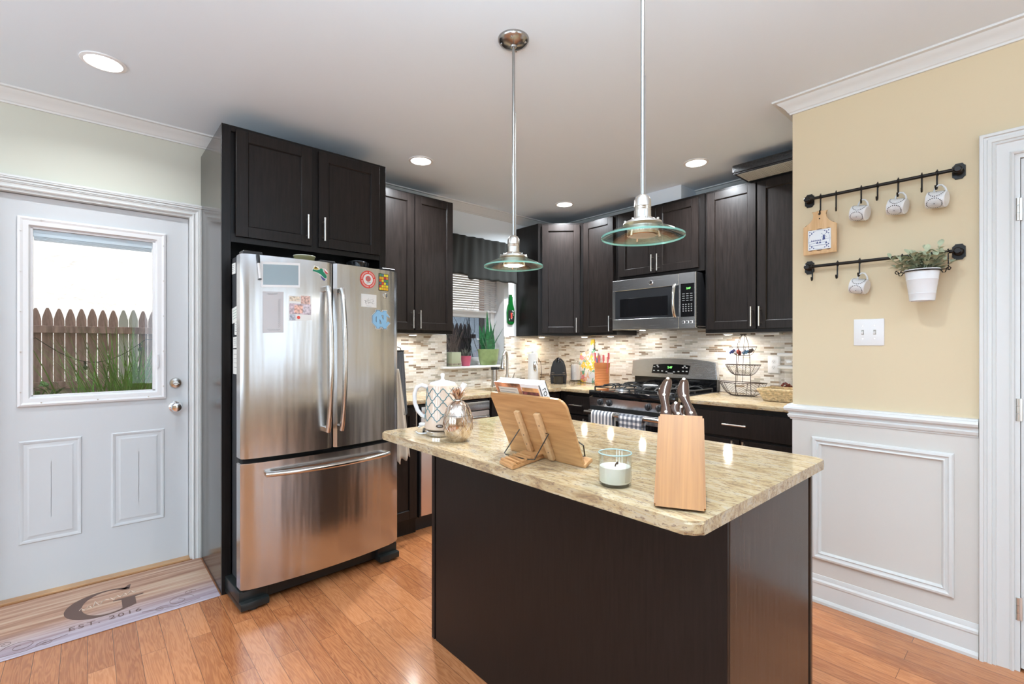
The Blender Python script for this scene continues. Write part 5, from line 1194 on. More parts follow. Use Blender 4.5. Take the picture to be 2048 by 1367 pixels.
for k in range(12): y = 3.045+rg.random()*.055; z = 1.525+rg.random()*.09; box(bm, XK+.0179, XK+.0182, y, y+.008, z, z+.010)
mesh_obj('label_print', bm, mat('white_print', (.6,.6,.6), .6), lb, smooth=0)
bm = BM(); box(bm, XK+.0182, XK+.0185, 3.068, 3.086, 1.545, 1.600); mesh_obj('label_emblem', bm, M_red, lb, smooth=0)
# sill plants
M_soil = mat('potting_soil', (.05, .035, .025), .95, bump=.5)
PG = thing('green_planter', 'snake plant in a wide green ceramic pot on the window sill', 'plant', (-3.475, 2.80, 1.099))
M_gp = mat('green_glazed_pot', (.22, .29, .12), .35, noise=.12, nscale=30)
bm = BM(); lathe(bm, [(0, 0), (.082, 0), (.092, .006), (.104, .05), (.112, .10), (.117, .148), (.112, .150), (.106, .10), (.100, .11), (0, .11)], seg=48, sx=.50, sy=1.0); mesh_obj('pot', bm, M_gp, PG, local=True)
bm = BM(); lathe(bm, [(.104, .125), (.05, .128), (0, .128)], seg=30, sx=.50, cap0=False); mesh_obj('soil', bm, M_soil, PG, local=True)
bm = BM(); rg = random.Random(8)
for k in range(9): leafblade(bm, (rg.uniform(-.02, .02), rg.uniform(-.055, .06), .12), rg.choice((PI/2, -PI/2))+rg.uniform(-.3, .3), rg.uniform(.20, .32), rg.uniform(.0, .18), rg.uniform(.045, .065), 10, rg.uniform(-.1, .1), twist=PI/2)
leafblade(bm, (0, .005, .12), PI/2, .40, -.08, .050, 10, .05, twist=PI/2)
sn1 = mesh_obj('broad_leaves', bm, mat('snake_plant_green', (.02, .115, .04), .35, noise=.5, nscale=12, stretch=(1,1,6)), PG, local=True, smooth=60)
bm = BM()
for az, L, ln in ((PI/2, .30, .55), (PI/2, .26, .42), (-PI/2, .24, .50), (-PI/2, .17, .75), (PI/2, .30, .12), (-PI/2, .28, .25), (PI/2, .33, .30)): leafblade(bm, (rg.uniform(-.02, .02), rg.uniform(-.03, .05), .12), az+rg.uniform(-.3, .3), L, ln, .014, 10, .12, twist=PI/2)
mesh_obj('narrow_leaves', bm, mat('dark_leaf', (.03, .09, .05), .35), PG, local=True, smooth=60)
PP = thing('pink_planter', 'small succulent in a pink pot between the glass planter and the green pot', 'plant', (-3.475, 2.540, 1.099))
bm = BM(); lathe(bm, [(0, 0), (.034, 0), (.037, .004), (.048, .086), (.050, .090), (.046, .090), (.043, .075), (0, .075)], seg=36); mesh_obj('pot', bm, mat('pink_pot', (.62, .13, .22), .4), PP, local=True)
bm = BM()
for k in range(46): leafblade(bm, (rg.uniform(-.02, .02), rg.uniform(-.025, .025), .080), rg.uniform(0, 2*PI), rg.uniform(.05, .10), rg.uniform(.1, .9), .011, 5, .35)
mesh_obj('leaves', bm, mat('grey_green_leaf', (.14, .16, .13), .6), PP, local=True, smooth=60)
GP = thing('glass_planter', 'square frosted glass planter with dry twigs at the left end of the sill', 'plant', (-3.475, 2.405, 1.099))
bm = BM(); box(bm, -.048, .048, -.050, .050, 0, .125, .006, 2); mesh_obj('glass_box', bm, mat('green_grey_glass', (.40, .43, .30), .25), GP, local=True)
bm = BM(); box(bm, -.0485, .0485, -.0505, .0505, .012, .026); mesh_obj('pebble_band', bm, mat('pebbles', (.25, .22, .17), .8, noise=.7, nscale=90), GP, local=True)
bm = BM()
for k in range(60):
    a = rg.uniform(0, 2*PI); x, y = rg.uniform(-.03, .03), rg.uniform(-.04, .04); L = rg.uniform(.08, .22)
    tube(bm, [(x, y, .12), (x+.02*math.cos(a), y+.02*math.sin(a), .12+L*.5), (x+.05*math.cos(a), y+.05*math.sin(a), .12+L)], .0012, 4)
mesh_obj('twigs', bm, mat('grey_twigs', (.16, .13, .12), .9), GP, local=True)
HP = thing('leafy_stem', 'sprig of bright green leaves just outside the sink window', 'plant', (XG-.45, 2.70, -.05))
bm = BM()
for k in range(7): leafblade(bm, (XG-.45, 2.70, 1.46-.02*k), rg.choice((PI/2, -PI/2))+rg.uniform(-.5, .5), .10, 1.7+rg.uniform(-.3, .6), .05, 5, .5, twist=0)
tube(bm, [(XG-.45, 2.70, -.055), (XG-.45, 2.72, .8), (XG-.45, 2.70, 1.47)], .003, 5); mesh_obj('leaves', bm, mat('bright_leaf', (.10, .36, .05), .5), HP, smooth=60)

# ------------------------------------------------------------------ sink run
FA = thing('faucet', 'tall brushed pull-down kitchen faucet behind the sink', 'faucet', (-3.330, 2.905, .914), math.radians(-62))
bm = BM(); lathe(bm, [(.028, 0), (.028, .006), (.022, .012), (.019, .05), (.017, .10)], seg=28); pts = [(0, 0, .08), (0, 0, .22)]+[(0+.048*(1-math.cos(a)), 0, .24+.062*math.sin(a)) for a in [k*PI/12 for k in range(0, 11)]]
tube(bm, [(0,0,.09), (0,0,.16), (0,0,.22)]+[(.050*(1-math.cos(k*PI/12)), 0, .24+.075*math.sin(k*PI/12)) for k in range(0, 11)], .0115, 16); mesh_obj('spout', bm, M_nickel, FA, local=True)
bm = BM(); tube(bm, [(.095, 0, .272), (.103, 0, .240), (.112, 0, .185), (.116, 0, .160)], [.0125, .014, .019, .021], 18); sh_ = mesh_obj('spray_head', bm, M_steelH, FA, local=True)
bm = BM(); cyl(bm, (.116, 0, .160), (.117, 0, .154), .020, seg=18); mesh_obj('nozzle_ring', bm, M_black, sh_, local=True)
bm = BM(); cyl(bm, (0, .015, .06), (0, .040, .06), .012, seg=16); tube(bm, [(0, .040, .06), (0, .060, .075), (0, .075, .115)], [.006, .005, .004], 10); mesh_obj('handle', bm, M_nickel, FA, local=True)
SD = thing('soap_dispenser', 'stainless steel automatic soap dispenser with black top beside the faucet', 'dispenser', (-3.335, 2.755, .914))
bm = BM(); lathe(bm, [(0, 0), (.034, 0), (.034, .006), (.029, .010), (.028, .150), (0, .150)], seg=32); mesh_obj('body', bm, M_steelH, SD, local=True)
bm = BM(); lathe(bm, [(.031, .150), (.032, .170), (.028, .174), (0, .174)], seg=28); box(bm, 0, .060, -.016, .016, .152, .172, .004, 2); mesh_obj('top', bm, M_blackpl, SD, local=True)
SM = thing('countertop_appliance', 'tall slim white countertop appliance with silver lever near the corner', 'appliance', (-3.345, 3.255, .914), math.radians(48))
bm = BM(); lathe(bm, [(0, 0), (.052, 0), (.054, .006), (.050, .10), (.048, .28), (.044, .292), (.0, .294)], seg=36); mesh_obj('column', bm, M_white, SM, local=True)
bm = BM(); lathe(bm, [(.014, .294), (.016, .300), (.014, .312), (0, .314)], seg=20); mesh_obj('cap', bm, M_white, SM, local=True)
bm = BM(); lathe(bm, [(.022, 0), (.022, .008), (.018, .012), (0, .012)], seg=24, sy=2.4, M=axes((.020, -.045, .170), (1,0,0), (0,0,1), (0,-1,0))); mesh_obj('oval_plate', bm, M_steelH, SM, local=True)
bm = BM(); tube(bm, [(.022, -.060, .20), (.036, -.072, .165), (.038, -.070, .10)], [.004, .009, .006], 10); mesh_obj('lever', bm, M_white, SM, local=True)
bm = BM(); tube(bm, [(.045, -.01, .25), (.075, -.01, .20), (.085, -.01, .10), (.07, 0, .012)], .0022, 6); mesh_obj('cable', bm, M_black, SM, local=True)
CM = thing('coffee_maker', 'black rounded pod coffee machine in the corner of the counter', 'coffee maker', (-3.165, 3.425, .914), math.radians(42))
bm = BM(); P = [(-.075, 0), (.075, 0), (.080, .08), (.070, .16), (.050, .215), (.022, .243), (-.022, .243), (-.050, .215), (-.070, .16), (-.080, .08)]
prism(bm, P, .20, axes((0, -.05, .0), (1,0,0), (0,0,1), (0,1,0)), b=.016, seg=3); mesh_obj('housing', bm, M_blackpl, CM, local=True)
bm = BM(); lathe(bm, [(.048, 0), (.048, .060), (.052, .068), (.052, .080), (0, .080)], (0, -.075, 0), 32); mesh_obj('drip_cup', bm, M_blackgl, CM, local=True)
bm = BM(); box(bm, -.066, .066, -.058, -.050, .088, .094, .001); box(bm, -.066, -.040, -.058, -.050, .104, .108); box(bm, .040, .066, -.058, -.050, .104, .108); mesh_obj('chrome_band', bm, M_chrome, CM, local=True)
bm = BM(); lathe(bm, [(.030, .205), (.028, .232), (.016, .250), (0, .254)], (0, -.030, 0), 28); mesh_obj('lid_dome', bm, M_blackgl, CM, local=True)
GJ = thing('glass_canister', 'glass canister with white contents on a low black wire stand', 'canister', (-3.075, 3.575, .914))
bm = BM(); lathe(bm, [(0, .024), (.048, .024), (.050, .030), (.050, .185), (.046, .188), (.046, .034), (0, .030)], seg=36, cap0=False, cap1=False); mesh_obj('jar', bm, M_glass, GJ, local=True)
bm = BM(); lathe(bm, [(0, .034), (.045, .034), (.045, .176), (.03, .180), (0, .178)], seg=20); mesh_obj('contents', bm, mat('white_cotton', (.78, .77, .76), .95, bump=1, nscale=40), GJ, local=True)
bm = BM(); lathe(bm, [(.050, .188), (.050, .194), (.012, .198), (.008, .206), (.014, .220), (.0, .226)], seg=28); mesh_obj('lid', bm, M_glass, GJ, local=True)
bm = BM(); tube(bm, [(.056*math.cos(k*PI/14), .056*math.sin(k*PI/14), .022) for k in range(28)], .0022, 6, closed=True)
for k in range(5):
    a = k*2*PI/5; tube(bm, [(.056*math.cos(a), .056*math.sin(a), .022), (.066*math.cos(a), .066*math.sin(a), .010), (.058*math.cos(a), .058*math.sin(a), .002)], .002, 6); cyl(bm, (.056*math.cos(a), .056*math.sin(a), .020), (-.056*math.cos(a), -.056*math.sin(a), .020), .0015, seg=5)
mesh_obj('wire_stand', bm, M_black, GJ, local=True)
AB = thing('painted_board', 'bright floral painted cutting board leaning on the backsplash', 'cutting board', (-3.035, 3.72, .914))
lean = math.atan2(.075, .36); Mb = Matrix.Translation((-2.925, 3.672, .916)) @ Matrix.Rotation(math.radians(0), 4, 'Z') @ Matrix.Rotation(-lean, 4, 'X')
def art():
    m, t, b = nt('floral_painting'); tc = t.nodes.new('ShaderNodeTexCoord'); vo = t.nodes.new('ShaderNodeTexVoronoi'); vo.inputs['Scale'].default_value = 22
    nz = t.nodes.new('ShaderNodeTexNoise'); nz.inputs['Scale'].default_value = 12; nz.inputs['Detail'].default_value = 4; ad = t.nodes.new('ShaderNodeVectorMath'); ad.operation = 'MULTIPLY_ADD'
    ad.inputs[1].default_value = (.10, .10, .10); t.links.new(nz.outputs['Color'], ad.inputs[0]); t.links.new(tc.outputs['Object'], ad.inputs[2]); t.links.new(ad.outputs[0], vo.inputs['Vector'])
    sp = t.nodes.new('ShaderNodeSeparateColor'); t.links.new(vo.outputs['Color'], sp.inputs[0])
    r = ramp(t, [(0, (.72, .70, .66)), (.16, (.70, .45, .04)), (.28, (.62, .20, .22)), (.40, (.60, .62, .64)), (.52, (.12, .30, .20)), (.60, (.70, .56, .10)), (.70, (.10, .12, .30)), (.76, (.72, .38, .26)), (.88, (.66, .62, .62))], 'CONSTANT')
    t.links.new(sp.outputs[0], r.inputs[0]); t.links.new(r.outputs[0], b.inputs['Base Color']); b.inputs['Roughness'].default_value = .4; return m
bm = BM(); P = [(-.215, 0), (.0, 0), (.005, .02), (.005, .300), (-.010, .318), (-.050, .326), (-.055, .335), (-.055, .428), (-.064, .436), (-.092, .436), (-.100, .428), (-.100, .340), (-.106, .318), (-.190, .300), (-.215, .280)]
prism(bm, P, .012, Mb @ axes((0,0,0), (1,0,0), (0,0,1), (0,-1,0)), b=.002); mesh_obj('board', bm, [art()], AB)
CRK = thing('utensil_crock', 'ridged terracotta orange crock of utensils beside the range', 'crock', (-2.700, 3.505, .914))
M_terra = mat('terracotta_glaze', (.60, .22, .075), .55)
prof = [(0, 0), (.056, 0), (.062, .006)]+[(.0645+.0012*math.cos(k*PI)+k*.0001, .03+k*.0075) for k in range(19)]+[(.071, .176), (.072, .210), (.067, .210), (.064, .170), (.058, .02), (0, .012)]
bm = BM(); lathe(bm, prof, seg=48, cap0=False, cap1=False); mesh_obj('crock', bm, M_terra, CRK, local=True)
M_ut = [mat('pink_silicone', (.78, .16, .17), .4), mat('coral_silicone', (.80, .26, .20), .4)]
UL = ['leftmost pink utensil in the orange crock', 'short pink utensil second from the left in the crock', 'pink utensil left of the middle of the crock', 'tall pink utensil in the middle of the crock', 'pink utensil right of the middle of the crock', 'thin pink utensil right in the crock', 'rightmost leaning pink utensil in the crock']
for k, lb in enumerate(UL):
    t = thing('kitchen_utensil', lb, 'utensil', (-2.700+(-.045+.0155*k), 3.505+(.015 if k % 2 else -.012), .93), 0, 'pink utensils in the crock')
    lx = (-.026, -.018, -.008, .002, .010, .022, .036)[k]; H_ = (.285, .245, .262, .268, .262, .25, .287)[k]
    bm = BM(); tube(bm, [(0, 0, 0), (lx*.6, 0, H_*.6), (lx*.85, 0, H_*.82)], .0045, 8); mesh_obj('handle', bm, M_ut[k % 2], t, local=True)
    bm = BM(); box(bm, lx*.85-.010, lx*.85+.010, -.003, .003, H_*.80, H_, .003, 2, M=Matrix.Translation((lx*.1, 0, 0))); mesh_obj('head', bm, M_ut[k % 2], t, local=True)

# ------------------------------------------------------------------ right counter
TB = thing('tiered_basket', 'three-tier dark wire basket stand on the counter right of the range', 'basket', (-1.485, 3.60, .914))
M_bw = mat('brown_wire', (.055, .038, .030), .5, .3)
def wire_tier(zb, zt, rt, rb, d, mesh=True):
    """half-round wire basket, flat at the back (y = 0), bulging towards -y"""
    bm = BM(); n = 18
    def pt(a, f): r = rb+(rt-rb)*f**.6; return (r*math.cos(a), -d*(r/rt)*math.sin(a), zb+(zt-zb)*f)
    for f, r in ((1, .003), (0, .0022)): tube(bm, [pt(PI*k/n, f) for k in range(n+1)], r, 6); tube(bm, [pt(0, f), pt(PI, f)], r, 6)
    for k in range(0, n+1, 3): tube(bm, [pt(PI*k/n, j/6) for j in range(7)], .0016, 5)
    if mesh:
        for s in (-1, 1):
            for k in range(-8, 27, 1):
                pts = [pt(PI*max(0, min(n, k+s*j*.8 if s > 0 else k+8-j*.8))/n, j/8) for j in range(9) if 0 <= (k+j*.8 if s > 0 else k+8-j*.8) <= n]
                if len(pts) > 1: tube(bm, pts, .0008, 3)
    m_ = 10
    for k in range(-m_+1, m_): x = rb*k/m_; cyl(bm, (x, 0, zb), (x, -d*(rb/rt)*math.sqrt(max(0, 1-(x/rb)**2)), zb), .0009, seg=3)
    return bm
mesh_obj('basket_tier', wire_tier(.003, .100, .165, .085, .150), M_bw, TB, local=True)
mesh_obj('basket_tier', wire_tier(.152, .228, .122, .060, .120), M_bw, TB, local=True)
mesh_obj('basket_tier', wire_tier(.295, .358, .095, .045, .095, False), M_bw, TB, local=True)
bm = BM()
for s in (-1, 1):
    tube(bm, [(s*.055, 0, .0), (s*.052, -.004, .15), (s*.047, -.006, .30), (s*.038, -.006, .38), (s*.022, -.004, .43), (s*.006, 0, .448)], .0022, 6)
    tube(bm, [(s*.020, -.06, .10), (s*.018, -.05, .23), (s*.018, -.035, .36), (s*.014, -.015, .42), (s*.006, 0, .446)], .0018, 6)
box(bm, -.022, .022, -.006, .006, .445, .453, .002); mesh_obj('frame', bm, M_bw, TB, local=True)
rg = random.Random(12); cc = [(.05,.08,.25), (.5,.5,.55), (.35,.06,.05), (.65,.60,.62), (.12,.25,.40), (.10,.08,.08)]
CLB = ['blue wrapped candy at the left of the top wire basket', 'silver wrapped candy in the top wire basket', 'red wrapped candy low in the top wire basket', 'white wrapped candy in the middle of the top wire basket', 'light blue wrapped candy right in the top wire basket', 'dark wrapped candy in the top wire basket']
for k in range(6):
    x = -.060+.024*k; bm = BM(); lathe(bm, [(0, -.022), (.012, -.020), (.006, -.013), (.014, -.006), (.015, 0), (.014, .006), (.006, .013), (.012, .020), (0, .022)], (0,0,0), 12, M=Matrix.Translation((-1.485+x, 3.60-.035+(.012 if k % 2 else -.012), .914+.327-.010*math.cos(x*20)+(.006 if k % 2 else 0))) @ Matrix.Rotation(rg.uniform(0, 3), 4, 'Z') @ Matrix.Rotation(rg.uniform(.6, 1.3), 4, 'X'))
    o = mesh_obj('wrapped_candy', bm, mat('candy_wrapper', cc[k], .25), smooth=40); tag(o, CLB[k], 'candy', 'candies in the top wire basket')
bm = BM(); box(bm, -1.40, -1.24, 3.595, 3.665, 1.356, 1.3738, .004, 2); o = mesh_obj('cabinet_light_bar', bm, M_white); tag(o, 'unlit white light fixture under the right wall cabinet near the outlet', 'light')
WB = thing('woven_basket', 'small woven straw basket on the counter beside the beige wall', 'basket', (-1.135, 3.44, .914))
M_straw = mat('straw', (.62, .47, .27), .85, noise=.35, nscale=60, bump=.8)
bm = BM()
def rect(w, d, z, n=10):
    return [(x, y, z) for x, y in [(-w+2*w*k/n, -d) for k in range(n)]+[(w, -d+2*d*k/n) for k in range(n)]+[(w-2*w*k/n, d) for k in range(n)]+[(-w, d-2*d*k/n) for k in range(n)]]
for j in range(7):
    pts = rect(.115+.004*j, .085+.004*j, .008+.0095*j); pts = [(x*(1+(.012 if (i+j) % 2 else -.012)), y*(1+(.012 if (i+j) % 2 else -.012)), z) for i, (x, y, z) in enumerate(pts)]; tube(bm, pts, .0052, 6, closed=True)
for j, z in ((0, .074), (1, .081)): tube(bm, rect(.146, .116, z, 14), .0050, 6, closed=True)
for i, (x, y, z) in enumerate(rect(.116, .086, .0, 12)): tube(bm, [(x, y, .004), (x*1.22, y*1.30, .078)], .0032, 5)
box(bm, -.112, .112, -.082, .082, .001, .006); mesh_obj('weave', bm, M_straw, WB, local=True)
bm = BM(); box(bm, .02, .08, -.05, -.02, .045, .078, .008, 2); mesh_obj('packet', bm, mat('orange_packet', (.65, .35, .08), .4), WB, local=True)
bm = BM(); lathe(bm, [(0, .0), (.018, .0), (.018, .01), (0, .01)], (.085, -.055, .072), 16); mesh_obj('blue_lid', bm, mat('blue_lid', (.08, .15, .5), .4), WB, local=True)
for k, (z0, lb) in enumerate(((.914, 'square glass jar with white lid and red contents behind the straw basket'), (1.145, 'empty square glass jar with white lid stacked on the lower jar'))):
    t = thing('storage_jar', lb, 'jar', (-1.165, 3.62, z0), 0, 'square glass storage jars'); h = .205 if k == 0 else .062
    bm = BM(); box(bm, -.070, .070, -.060, .060, 0, h, .010, 3); mesh_obj('glass', bm, M_glass, t, local=True)
    bm = BM(); box(bm, -.076, .076, -.066, .066, h, h+.024, .006, 3); mesh_obj('lid', bm, M_white, t, local=True)
    if k == 0:
        bm = BM(); rg = random.Random(1)
        for q in range(90):
            x, y, z = rg.uniform(-.055, .055), rg.uniform(-.045, .045), rg.uniform(.010, .105); bmesh.ops.create_icosphere(bm, subdivisions=1, radius=.010, matrix=Matrix.Translation((x, y, z)))
        o = mesh_obj('red_contents', bm, mat('dried_red_fruit', (.22, .03, .02), .5, noise=.5, nscale=60), t, local=True); o['kind'] = 'stuff'
def plate(name, label, M_, kind_):
    t = thing(name, label, kind_, tuple(M_.translation)); bm = BM(); w = .0585 if kind_ == 'light switch' else .043; h = .0625
    box(bm, -w, w, -h, h, 0, .006, .003, 2, M=M_); mesh_obj('cover_plate', bm, M_white, t); return t
t = plate('wall_outlet', 'white double wall outlet on the tiled backsplash', axes((-1.329, YR-.0095, 1.142), (1,0,0), (0,0,1), (0,-1,0)), 'outlet'); Mo = axes((-1.329, YR-.0155, 1.142), (1,0,0), (0,0,1), (0,-1,0))
for s in (-1, 1):
    bm = BM(); lathe(bm, [(.0165, 0), (.0165, .0012), (0, .0012)], seg=24, M=Mo @ Matrix.Translation((0, s*.021, 0))); rc = mesh_obj('receptacle', bm, mat('receptacle_white', (.74,.74,.73), .3), t)
    bm = BM()
    for x in (-.006, .006): box(bm, x-.0011, x+.0011, s*.021-.001, s*.021+.007, .0012, .0016, M=Mo)
    lathe(bm, [(.0022, .0012), (.0022, .0016), (0, .0016)], seg=10, M=Mo @ Matrix.Translation((0, s*.021-.007, 0))); mesh_obj('slots', bm, M_black, rc)
t = plate('light_switch', 'white double toggle light switch plate below the mug rails', axes((-.555, YM-.0002, 1.343), (1,0,0), (0,0,1), (0,-1,0)), 'light switch'); Mo = axes((-.555, YM-.0062, 1.343), (1,0,0), (0,0,1), (0,-1,0))
for s in (-1, 1):
    bm = BM(); box(bm, s*.023-.005, s*.023+.005, -.011, .011, 0, .001, M=Mo); ss = mesh_obj('switch_slot', bm, mat('slot_grey', (.35,.34,.30), .5), t, smooth=0)
    bm = BM(); box(bm, s*.023-.0035, s*.023+.0035, -.005, .005, 0, .011, .001, M=Mo @ Matrix.Rotation(.35, 4, 'X')); mesh_obj('toggle', bm, M_white, ss)
    bm = BM()
    for q in (-.030, .030): lathe(bm, [(.0028, 0), (.0028, .0008), (0, .001)], seg=10, M=Mo @ Matrix.Translation((s*.023, q, 0)))
    mesh_obj('screw', bm, M_nickel, t)

# tray on top of the right wall cabinet
TR = thing('serving_tray', 'dark woven basket tray with ribbed pale underside on top of the right wall cabinet', 'tray', (-1.10, 3.45, 2.425))
bm = BM(); x0, x1, y0, y1 = -1.400, -.885, 3.235, 3.66
box(bm, x0, x1, y0, y1, 2.4252, 2.4362, .004, 2); box(bm, x0-.004, x1, y0-.006, y0+.010, 2.434, 2.486, .005, 2); box(bm, x0-.004, x1, y1-.010, y1+.004, 2.434, 2.486, .005, 2); box(bm, x0-.006, x0+.010, y0-.004, y1, 2.434, 2.486, .005, 2)
mesh_obj('woven_rim', bm, mat('dark_woven', (.022, .022, .024), .4, noise=.6, nscale=120, bump=1.0), TR)
bm = BM(); y = y0+.012; x = x0+.02
while x < x1-.02: box(bm, x, x+.0085, y0+.014, 3.432, 2.4222, 2.4256); x += .0105
mesh_obj('ribbed_underside', bm, mat('pale_ribs', (.55, .54, .50), .7), TR)

# ------------------------------------------------------------------ mug wall
M_rail = mat('black_brown_iron', (.014, .011, .009), .28, .4)
YW = YM; YRD = YM-.040
def bracket_plate(bm, x, z):
    P = []; w, h = .021, .033
    for (a, b_) in ((w*.55, h), (w*.62, h*.80), (w, h*.66), (w, -h*.66), (w*.62, -h*.80), (w*.55, -h)): P.append((a, b_))
    P = P+[(-a, b_) for a, b_ in P[::-1]]
    M_ = axes((x, YW-.0002, z), (1,0,0), (0,0,1), (0,-1,0)); prism(bm, P, .006, M_, b=.0015); lathe(bm, [(.017, .006), (.015, .010), (.009, .014), (.009, .028), (.014, .032), (.014, .046), (.010, .050), (0, .050)], seg=20, M=M_)
def rail(z, lb):
    t = thing('wall_rail', lb, 'rail', (-.52, YW, z), 0, 'black hanging rails'); bm = BM(); cyl(bm, (-.800, YRD, z), (-.246, YRD, z), .0074, seg=16); mesh_obj('rod', bm, M_rail, t)
    for x in (-.800, -.246): bm = BM(); bracket_plate(bm, x, z); mesh_obj('bracket', bm, M_rail, t)
rail(2.012, 'upper black metal rail with hooks on the beige wall'); rail(1.674, 'lower black metal rail with the white plant bucket')
def hook_bm(L=.070):
    bm = BM(); r = .0095
    tube(bm, [(0, r*math.cos(a), r*math.sin(a)) for a in [k*2*PI/16 for k in range(16)]], .0034, 8, closed=True)
    tube(bm, [(0, 0, r+.001), (0, 0, r+.006)], .0022, 8)
    tube(bm, [(0, -.002, -r), (0, -.003, -L*.5), (0, -.003, -L+.010), (0, -.006, -L+.002), (0, -.013, -L), (0, -.018, -L+.006), (0, -.019, -L+.016)], .0034, 8)
    return bm
HK = mesh_obj('hook', hook_bm(), M_rail); HL = mesh_obj('hook', hook_bm(.085), M_rail)
hooks = [(-.741, 2.012, 1, 'leftmost hook on the upper rail, holding the tile board'), (-.676, 2.012, 1, 'empty long hook right of the tile board hook on the upper rail'), (-.576, 2.012, 0, 'upper rail hook holding the left upper mug'),
         (-.514, 2.012, 0, 'empty hook between the left and middle upper mugs'), (-.440, 2.012, 0, 'upper rail hook holding the middle mug'), (-.360, 2.012, 0, 'empty hook left of the rightmost upper mug'), (-.310, 2.012, 0, 'rightmost hook on the upper rail, holding a mug'),
         (-.776, 1.674, 0, 'leftmost empty hook on the lower rail'), (-.670, 1.674, 0, 'second empty hook on the lower rail, left of the mug'), (-.582, 1.674, 0, 'lower rail hook holding the single mug')]
used = set()
for x, z, big, lb in hooks:
    src = HL if big else HK
    o = src if src.name not in used else src.copy()
    if src.name in used: C.objects.link(o)
    used.add(src.name); o.location = (x, YRD, z); o.rotation_euler = (0, 0, math.radians(random.uniform(-12, 12))); tag(o, lb, 'hook', 'black hooks on the wall rails')
# mugs: axis roughly along the wall, hanging by the handle
MG = thing('espresso_mug', 'white dotted mug at the left of the upper rail mugs', 'mug', (0, 0, 0), 0, 'white mugs with black dots on the wall rails')
R_ = .0345; Hm = .062
Mm = Matrix.Rotation(math.radians(-90), 4, 'Y')       # mug axis along +x (opening to the right)
bm = BM(); lathe(bm, [(0, 0), (.030, 0), (R_-.001, .003), (R_, .010), (R_+.001, Hm), (R_-.002, Hm), (R_-.003, .008), (0, .006)], (0, 0, -Hm/2), 48, M=Mm, cap0=False, cap1=False); body = mesh_obj('body', bm, M_cerw, MG, local=True)
bm = BM(); tube(bm, [(-.018, 0, R_-.002), (-.016, 0, R_+.018), (-.006, 0, R_+.029), (.006, 0, R_+.027), (.018, 0, R_+.014), (.024, 0, R_-.001)], .0036, 10); mesh_obj('handle', bm, M_cerw, MG, local=True)
bm = BM()
def dot(u, a, r=.0021):
    c = Vector((u, -(R_+.0012)*math.sin(a), (R_+.0012)*math.cos(a))); N_ = Vector((0, -math.sin(a), math.cos(a))); T_ = Vector((1, 0, 0)); B_ = N_.cross(T_)
    lathe(bm, [(r, 0), (0, .0002)], seg=8, M=axes(c, T_, B_, N_), cap0=False)
for ca in (.80, 2.34, 3.9, 5.5):
    for k in range(11):
        b_ = (k+.5)/11*PI; dot(.0255*math.cos(b_), ca+.66*math.sin(b_)*1.0); dot(.0255*math.cos(b_), ca-.66*math.sin(b_)*1.0+.0)
    dot(0, ca, .0019)
mesh_obj('dot_pattern', bm, mat('black_glaze_dots', (.015, .014, .014), .3), body, local=True)
bm = BM()
for ca in (.80, 2.34):
    for k in range(16):
        th = k*2*PI/16; p = []
        for f in (.2, 1.0): u = .022*f*math.cos(th); a = ca+.022*f*math.sin(th)/R_; p.append((u, -(R_+.0012)*math.sin(a), (R_+.0012)*math.cos(a)))
        tube(bm, p, .00035, 3)
mesh_obj('petal_lines', bm, mat('pale_grey_glaze', (.55, .54, .52), .3), body, local=True)
mugs = [(-.578, 1.896, 16, 'left mug on the upper rail, white with black dots'), (-.440, 1.896, 14, 'middle mug on the upper rail, white with black dots'), (-.308, 1.897, 10, 'rightmost mug on the upper rail, white with black dots'), (-.580, 1.556, 16, 'only mug on the lower rail, white with black dots')]
for k, (x, z, r, lb) in enumerate(mugs):
    rot = (math.radians(-8), math.radians(r*.7), math.radians(-10))
    if k == 0: MG.location = (x, YRD-.012, z); MG.rotation_euler = rot; MG['label'] = lb
    else: dup(MG, (x, YRD-.012, z), label=lb, rot=rot)
# small board with a blue and white tile
TBD = thing('tile_board', 'small wooden board with blue and white scenic tile hanging from the upper rail', 'board', (-.742, YRD-.010, 1.84))
Mq = axes((-.742, YRD-.004, 1.731), (1,0,0), (0,0,1), (0,-1,0)) @ Matrix.Rotation(math.radians(0), 4, 'Z')
bm = BM(); P = [(-.071, .0), (.071, .0), (.071, .138), (.062, .145), (.040, .156), (.027, .175), (.025, .192), (.034, .210), (.018, .206), (.010, .212), (0, .207), (-.010, .212), (-.018, .206), (-.034, .210), (-.025, .192), (-.027, .175), (-.040, .156), (-.062, .145), (-.071, .138)]
prism(bm, P, .011, Mq, b=.002); mesh_obj('board', bm, wood('honey_pine', (.58, .33, .13), (.72, .47, .24), .4, (12, 12, 1.4), 5), TBD)
bm = BM(); lathe(bm, [(.0055, .0112), (.0055, .0118), (0, .0118)], seg=16, M=Mq @ Matrix.Translation((0, .195, 0))); lathe(bm, [(.003, .0112), (.003, .0116), (0, .0116)], seg=12, M=Mq @ Matrix.Translation((0, .172, 0))); mesh_obj('hole', bm, M_gap, TBD)
bm = BM(); box(bm, -.049, .049, .020, .118, .0112, .0165, .001, M=Mq); tl = mesh_obj('tile', bm, mat('white_tile', (.76, .78, .80), .12), TBD)
M_dblue = mat('delft_blue', (.05, .07, .22), .3)
bm = BM()
for sx_ in (-1, 1):
    for sy_ in (-1, 1):
        cx_, cy_ = sx_*.040, .069+sy_*.040
        for k in range(5): lathe(bm, [(.0028, .0166), (0, .0168)], seg=7, M=Mq @ Matrix.Translation((cx_-sx_*.009*(k % 3)*.9, cy_-sy_*.009*(k//3)*1.1-sy_*(.004 if k % 2 else 0), 0)))
def tl_(pts, r=.0006): tube(bm, [Mq @ Vector((a, b_, .0168)) for a, b_ in pts], r, 4)
